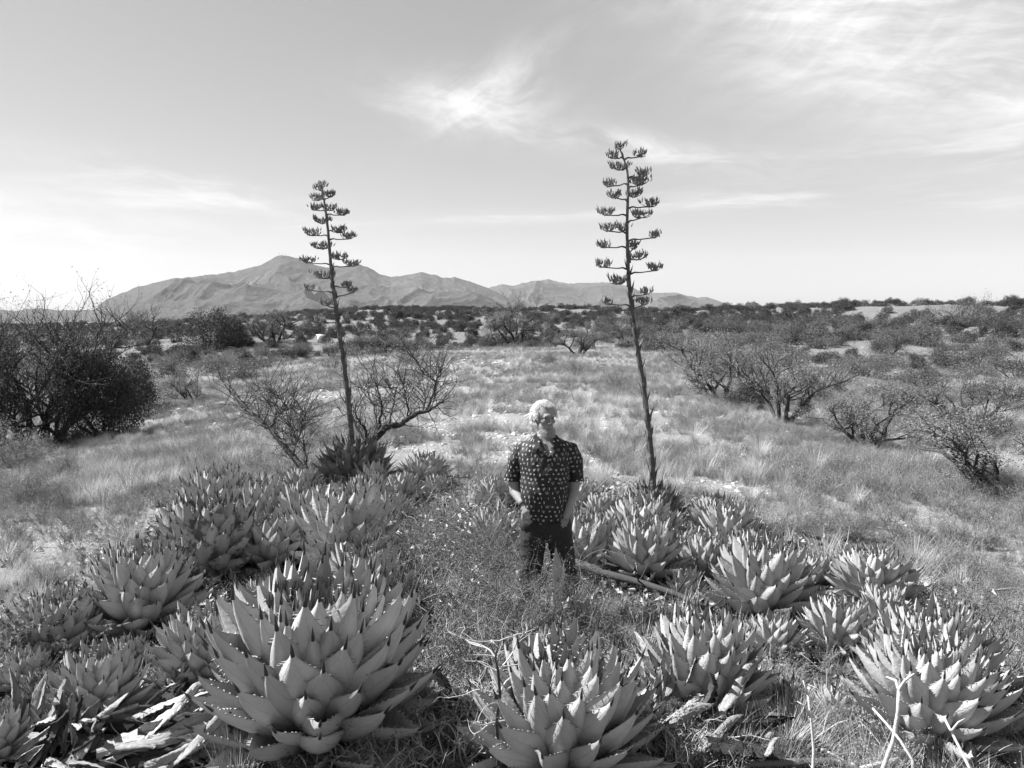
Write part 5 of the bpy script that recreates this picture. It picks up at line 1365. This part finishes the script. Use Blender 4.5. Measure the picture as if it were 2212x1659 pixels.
for i, (vx_, vy_, rp, hp, lab, nl) in enumerate([
    (905, 1165, 75, 95, 'tangled thorny bush at the back left of the thicket, above the spotted agave', 4500), (1000, 1195, 80, 90, "thorny bush between the small agaves and the man's right hand", 5000),
    (880, 1290, 80, 110, 'twiggy bush right behind the largest agave', 4500), (990, 1330, 95, 140, 'densest part of the thorny thicket, left of the man', 7500),
    (1090, 1330, 90, 130, "thorny bush directly in front of the man's right leg", 7000), (1040, 1440, 85, 130, 'twiggy bush between the largest agave and the bottom centre agave', 5000),
    (1195, 1400, 75, 110, 'feathery-leaved bush over the shaded agave in front of the man', 5500), (1130, 1215, 55, 60, "low twiggy bush by the man's right knee", 3000), (935, 1430, 60, 90, 'sparse grey twig bush right of the largest agave', 2000),
    (1150, 1385, 75, 125, "tall wiry bush reaching up before the man's shins", 5200), (1235, 1370, 50, 90, "wiry bush beside the man's left shin", 2600),
    (1290, 1420, 60, 80, 'small-leaved dark bush below the fallen branch', 4500)]):
    g_ = ground(vx_, vy_ + 15); k_ = g_.y / F
    tangle(g_, rp * k_, hp * k_ * 1.25, 46, lab, 700 + i, nl, leafmat='leaf_mid' if i == 11 else 'leaf_light')
for i, (vx_, vy_, rp, hp, lab, nl) in enumerate([
    (1000, 1640, 70, 110, 'bare grey twigs in front of the gap between the two foreground agaves', 500), (880, 1655, 80, 90, 'thin twigs with tiny leaves below the largest agave', 1400),
    (1440, 1650, 80, 95, 'thorny leafy twigs at the bottom right of the big bottom centre agave', 2400), (740, 1665, 60, 80, 'sprig bush at the bottom edge under the largest agave', 1300), (1040, 1560, 50, 120, 'grey thorny twigs left of the bottom centre agave', 600),
    (2170, 1420, 80, 120, 'dark thorn bush behind the right-hand agaves at the picture edge', 3500), (2080, 1330, 70, 80, 'thorn bush in the grass behind the right-hand agaves', 3000), (1230, 1690, 60, 90, 'twigs in front of the bottom centre agave', 900)]):
    g_ = ground(vx_, vy_ + 10); k_ = g_.y / F
    tangle(g_, rp * k_, hp * k_ * (1 if i in (5, 6) else 1.25), 18 if i not in (5, 6) else 26, lab, 760 + i, nl, rtw=.0042, mat='twig' if i not in (5, 6) else 'twig_grey', lsize=.012, up=.06)
# slim sapling trunk at the bottom centre
g_ = ground(1078, 1700); rng = random.Random(5)
mb = MB(); pp = [at(x_, y_, g_.y - .02 * i) - g_ for i, (x_, y_) in enumerate([(1078, 1690), (1076, 1620), (1072, 1560), (1080, 1500), (1076, 1450), (1070, 1420), (1078, 1385)])]
pp[0].z = -.05
mb.tube(pp, [.011, .010, .009, .008, .007, .005, .003], 8); tips = []
tw = MB()
for q in pp[2:]:
    for _ in range(3): grow(tw, tuple(q), (rng.gauss(0, 1), rng.gauss(0, .6), .3), rng.uniform(.12, .26), .0045, 1, rng, tips, 3, .03, .5, (2, 3))
rt = empty('sapling', g_, 0, 'slim thorny sapling trunk left of the bottom centre agave', 'sapling')
link('trunk', mb.mesh('trunk', [M['bark']]), rt); link('twigs', tw.mesh('twigs', [M['twig']]), rt)
# fallen branch
mb = MB(); base_ = ground(1240, 1262)
zz = [.24, .23, .21, .20, .17, .12]
P_ = []
for i, (x_, y_) in enumerate([(1235, 1248), (1300, 1272), (1380, 1292), (1460, 1315), (1530, 1345), (1600, 1375)]):
    q = ground(x_, y_ + 22); P_.append((q.x, q.y, q.z + zz[i]))
mb.tube(P_, [.035, .033, .03, .024, .02, .010], 8)
for i, dd in ((1, (.02, 0, .18)), (2, (.08, .02, .16)), (3, (.1, -.05, .2)), (4, (.12, 0, .1)), (2, (-.05, -.1, .12))):
    q = np.array(P_[i]); mb.tube([q, q + np.array(dd) * .6, q + np.array(dd)], [.008, .006, .003], 5)
tag(link('fallen_branch', mb.mesh('fallen_branch', [M['bark']])), "dark fallen branch lying from the man's feet towards the right", 'branch')
# pale dry stems, lower right
def stick(pts, r0, r1, label, forks=()):
    mb = MB(); lying = 'lying' in label or 'on the ground' in label
    if lying: W = [ground(x_, y_, .06) + Vector((0, 0, .06 + r0 * .5)) for x_, y_, Y_s in pts]
    else:
        W = [at(x_, y_, Y_s * .9) for x_, y_, Y_s in pts]
        W.insert(0, Vector((W[0].x, W[0].y - .02, hz(W[0].x, W[0].y) - .04)))
    mb.tube(W, np.linspace(r0, r1, len(W)), 7)
    for fk in forks: mb.tube([at(q[0], q[1], q[2] * .9) for q in fk], np.linspace(r1 * 1.2, r1 * .4, len(fk)), 5)
    tag(link('dry_stem', mb.mesh('dry_stem', [M['bark_mid' if 'log' in label else 'twig']])), label, 'stem', 'pale dry stems, lower right')
stick([(1905, 1668, 4.35), (1930, 1600, 4.35), (1940, 1540, 4.35), (1942, 1490, 4.35)], .014, .009, 'upright forked pale stem in front of the large front right agave', [[(1942, 1490, 4.35), (1955, 1470, 4.35), (1975, 1455, 4.3)], [(1942, 1490, 4.35), (1935, 1470, 4.4), (1915, 1462, 4.45)]])
stick([(1755, 1680, 4.25), (1758, 1620, 4.3), (1752, 1550, 4.3), (1745, 1500, 4.3)], .009, .006, 'upright pale stem with broken fork near the tiny pups', [[(1752, 1550, 4.3), (1738, 1525, 4.3), (1722, 1515, 4.3)], [(1745, 1500, 4.3), (1735, 1470, 4.3)]])
stick([(1860, 1665, 4.2), (1910, 1652, 4.22), (1968, 1636, 4.28)], .013, .010, 'pale stick lying flat at the bottom edge, lower right')
stick([(1972, 1642, 4.22), (1945, 1600, 4.3), (1912, 1560, 4.4), (1885, 1530, 4.5)], .009, .006, 'pale stick slanting up left beside the forked stem')
stick([(2110, 1690, 4.1), (2085, 1640, 4.2), (2055, 1580, 4.3), (2038, 1548, 4.35)], .009, .006, 'pale stem slanting at the right below the large front right agave', [[(2055, 1580, 4.3), (2070, 1560, 4.3), (2085, 1552, 4.3)]])
stick([(1560, 1690, 4.2), (1620, 1655, 4.2), (1800, 1652, 4.2), (1900, 1690, 4.15)], .024, .018, 'dark log lying along the bottom edge')
stick([(1740, 1610, 4.3), (1790, 1628, 4.25), (1830, 1650, 4.2)], .010, .006, 'short pale stick on the ground left of the forked stem')
# leafy weed on the left
def weed(vx_, vyb, hpx, label, seed, nst=7, Y=None, lsize=.035, mat='leaf_light'):
    g_ = ground(vx_, vyb); rng = random.Random(seed); nr = np.random.default_rng(seed); h = hpx * g_.y / F
    root = empty('leafy_weed', g_, 0, label, 'weed'); st = MB(); C = []; D = []
    for s in range(nst):
        d = np.array([rng.gauss(0, .22), rng.gauss(0, .22), 1.0]); p = np.array([rng.gauss(0, .03), rng.gauss(0, .03), 0.]); pts = [p]
        for i in range(8):
            d = d + nr.normal(size=3) * .12; d[2] = max(d[2], .5); d /= np.linalg.norm(d); p = p + d * h / 8 * rng.uniform(.8, 1.05); pts.append(p)
            for _ in range(7): C.append(p + nr.normal(size=3) * .018); D.append(unit(nr.normal(size=3) * [1, 1, .5]))
        st.tube(pts, np.linspace(.004, .0015, 9), 4)
    link('stems', st.mesh('stems', [M['twig']]), root)
    for i in range(min(len(C), 240)): pass
    lb = MB(); C = np.array(C); D = np.array(D); lb.quads(leaf_quads(C, lsize * nr.uniform(.5, 1.3, len(C)), nr, .8, .75, D)); link('foliage', lb.mesh('foliage', [M[mat]], False), root)
weed(75, 1450, 180, 'leafy weed in front of the far left agave', 1, 8)
weed(165, 1440, 150, 'slender leafy weed just right of the larger far left weed', 2, 4)
weed(20, 1470, 130, 'leafy weed at the left picture edge', 3, 6)
weed(748, 1668, 165, 'seed-headed weed rising in front of the largest agave', 4, 4, lsize=.014)
weed(830, 1668, 120, 'short weed at the bottom edge right of the seed-headed one', 5, 5, lsize=.016)
weed(1310, 1670, 90, 'small feathery weed before the bottom centre agave', 6, 6, lsize=.014)
weed(600, 1690, 80, 'small feathery weed at the bottom edge below the largest agave', 7, 6, lsize=.014)

# ------------------------------------------------------------------ piles of dead leaves
DL = [dry_leaf('dry_leaf_big', .19, -.65 + .2 * q, 80 + q, M['dry_pale' if q % 2 else 'dry'], 30, 12, 0.032, 1.6) for q in range(7)]
DD = [dry_leaf('dry_leaf_big_dark', .22, -.4 + .1 * q, 90 + q, M['dry_dark'], 20, 8, 0.07, 1.3) for q in range(7)]
def dead_pile(label, pieces, name='dead_agave', big=True):
    root = empty(name, (0, 0, 0), 0, label, 'dead agave')
    c = None; inv = None
    rj = random.Random(len(pieces)); extra = []
    for q in pieces:
        for _ in range(2 if big else 0):
            j = lambda a: rj.uniform(-a, a)
            extra.append((q[0] + j(45), q[1] + j(28), q[2] + j(50), q[3] + j(40), max(.01, q[4] + j(.06)), max(.02, q[5] * .7 + j(.08)), q[6] * rj.uniform(.6, 1.2)))
    for i, (x0_, y0_, x1_, y1_, h0, h1, wf) in enumerate(list(pieces) + extra):
        g0 = ground(x0_, y0_, h0) ; g1 = ground(x1_, y1_, h1)
        a = Vector((g0.x, g0.y, g0.z + h0)); b = Vector((g1.x, g1.y, g1.z + h1))
        if c is None: c = Vector((g0.x, g0.y, g0.z)); root.location = c
        d = b - a; L_ = d.length
        q = d.to_track_quat('Z', 'X').to_matrix().to_4x4()
        # turn the leaf's outer face up
        o = bpy.data.objects.new('dry_leaf', (DL if i % 4 else DD)[i % 7]); COL.objects.link(o); o.parent = root
        xa = q.col[0].to_3d(); ang = 0
        zax = d.normalized(); upv = Vector((0, 0, 1)); upv = (upv - zax * upv.dot(zax)); 
        if upv.length < .1: upv = Vector((0, -1, 0)) - zax * Vector((0, -1, 0)).dot(zax)
        upv.normalize(); tilt_ = Matrix.Rotation(((i * 37) % 50 - 25) / 34 + .3 * (-1 if i % 2 else 1), 3, zax); upv = tilt_ @ upv
        yax = zax.cross(upv)
        R3 = Matrix((upv, yax, zax)).transposed()
        o.matrix_local = Matrix.Translation(a - c) @ R3.to_4x4() @ Matrix.Diagonal((L_, L_ * wf, L_, 1))
    return root
def C1(x, y): return (x / 4.148) / 1.085, (1400 + y / 4.148) / 1.085
def C3(x, y): return (1500 + x / 2.212) / 1.085, (1050 + y / 2.212) / 1.085
def piece(cv, a, b, h0, h1, wf): return (*cv(*a), *cv(*b), h0, h1, wf)
dead_pile('heap of bleached collapsed agave leaves, bottom left', [
    piece(C1, (640, 1300), (1720, 810), .12, .30, .9), piece(C1, (1200, 1250), (1935, 680), .10, .34, 1.0), piece(C1, (940, 1480), (2080, 1290), .12, .14, 1.0), piece(C1, (1080, 1520), (2650, 1290), .08, .12, .8),
    piece(C1, (850, 1600), (1750, 1570), .05, .08, 1.0), piece(C1, (900, 1180), (1300, 1010), .18, .25, 1.3), piece(C1, (1500, 1650), (2500, 1480), .05, .12, .8), piece(C1, (1200, 1690), (2100, 1640), .03, .08, .8),
    piece(C1, (1700, 1240), (2300, 1080), .06, .14, 1.0), piece(C1, (1750, 1500), (2700, 1400), .04, .10, .8), piece(C1, (2000, 1650), (2800, 1560), .03, .08, .7), piece(C1, (700, 1700), (1300, 1560), .02, .10, 1.2),
    piece(C1, (820, 1240), (960, 1500), .2, .08, 1.0), piece(C1, (1300, 1400), (2200, 1230), .1, .2, .8)])
dead_pile('shredded standing dead agave leaves near the bottom left corner', [
    piece(C1, (330, 1450), (610, 830), .05, .45, .7), piece(C1, (250, 1400), (440, 900), .05, .42, .7), piece(C1, (480, 1450), (660, 900), .05, .42, .7), piece(C1, (120, 1580), (480, 1230), .05, .25, .7),
    piece(C1, (400, 1600), (560, 1050), .04, .35, .8), piece(C1, (600, 1500), (680, 1000), .04, .38, .6), piece(C1, (200, 1300), (250, 920), .1, .42, .6), piece(C1, (40, 1570), (470, 1290), .04, .22, .7), piece(C1, (560, 1640), (1000, 1300), .02, .3, .7), piece(C1, (300, 1690), (900, 1600), .02, .1, .9)])
dead_pile('bleached collapsed leaves fanned out in front of the lower right centre agave', [
    piece(C3, (300, 1440), (680, 1290), 0.18, 0.26, 1.0), piece(C3, (300, 1500), (880, 1470), 0.16, 0.18, 1.0), piece(C3, (110, 1420), (320, 1270), 0.16, 0.36, 1.0), piece(C3, (230, 1340), (60, 1040), 0.16, 0.52, .8), piece(C3, (300, 1400), (375, 1175), 0.16, 0.46, .8),
    piece(C3, (120, 1360), (50, 1060), 0.16, 0.51, .8), piece(C3, (600, 1620), (760, 1560), 0.09, 0.14, 1.2), piece(C3, (160, 1490), (320, 1560), 0.16, 0.09, 1.2), piece(C3, (340, 1540), (800, 1400), 0.11, 0.21, .8), piece(C3, (380, 1420), (750, 1360), 0.14, 0.22, .8),
    piece(C3, (260, 1560), (700, 1540), 0.10, 0.14, .9), piece(C3, (200, 1330), (290, 1100), 0.16, 0.48, .7), piece(C3, (0, 1400), (30, 1180), 0.16, 0.41, .8)])
def V(x, y): return x, y
dead_pile("withered pale rosette left of the man's hand", [piece(V, (1070, 1120), e, .06, .1, .5) for e in ((1015, 1130), (1025, 1105), (1050, 1092), (1080, 1090), (1110, 1098), (1115, 1120), (1095, 1138), (1050, 1140), (1030, 1142))], big=False)
dead_pile('bleached dead leaves behind the tangled bush, middle left', [piece(V, (900, 1178), e, .04, .1, .35) for e in ((835, 1168), (840, 1180), (960, 1172), (975, 1184), (850, 1190), (930, 1192))], big=False)
dead_pile('litter of dead leaves right of the largest agave', [piece(V, (1000, 1480), e, .05, .08, .7) for e in ((930, 1440), (940, 1490), (960, 1430), (900, 1520), (1040, 1520), (1000, 1560), (930, 1560), (1040, 1440), (970, 1600))], big=False)
dead_pile('litter of dead leaves behind the largest agave', [piece(V, (600, 1290), e, .05, .1, .6) for e in ((540, 1270), (560, 1300), (640, 1270), (680, 1290), (520, 1300), (620, 1310), (580, 1262), (660, 1262))], big=False)
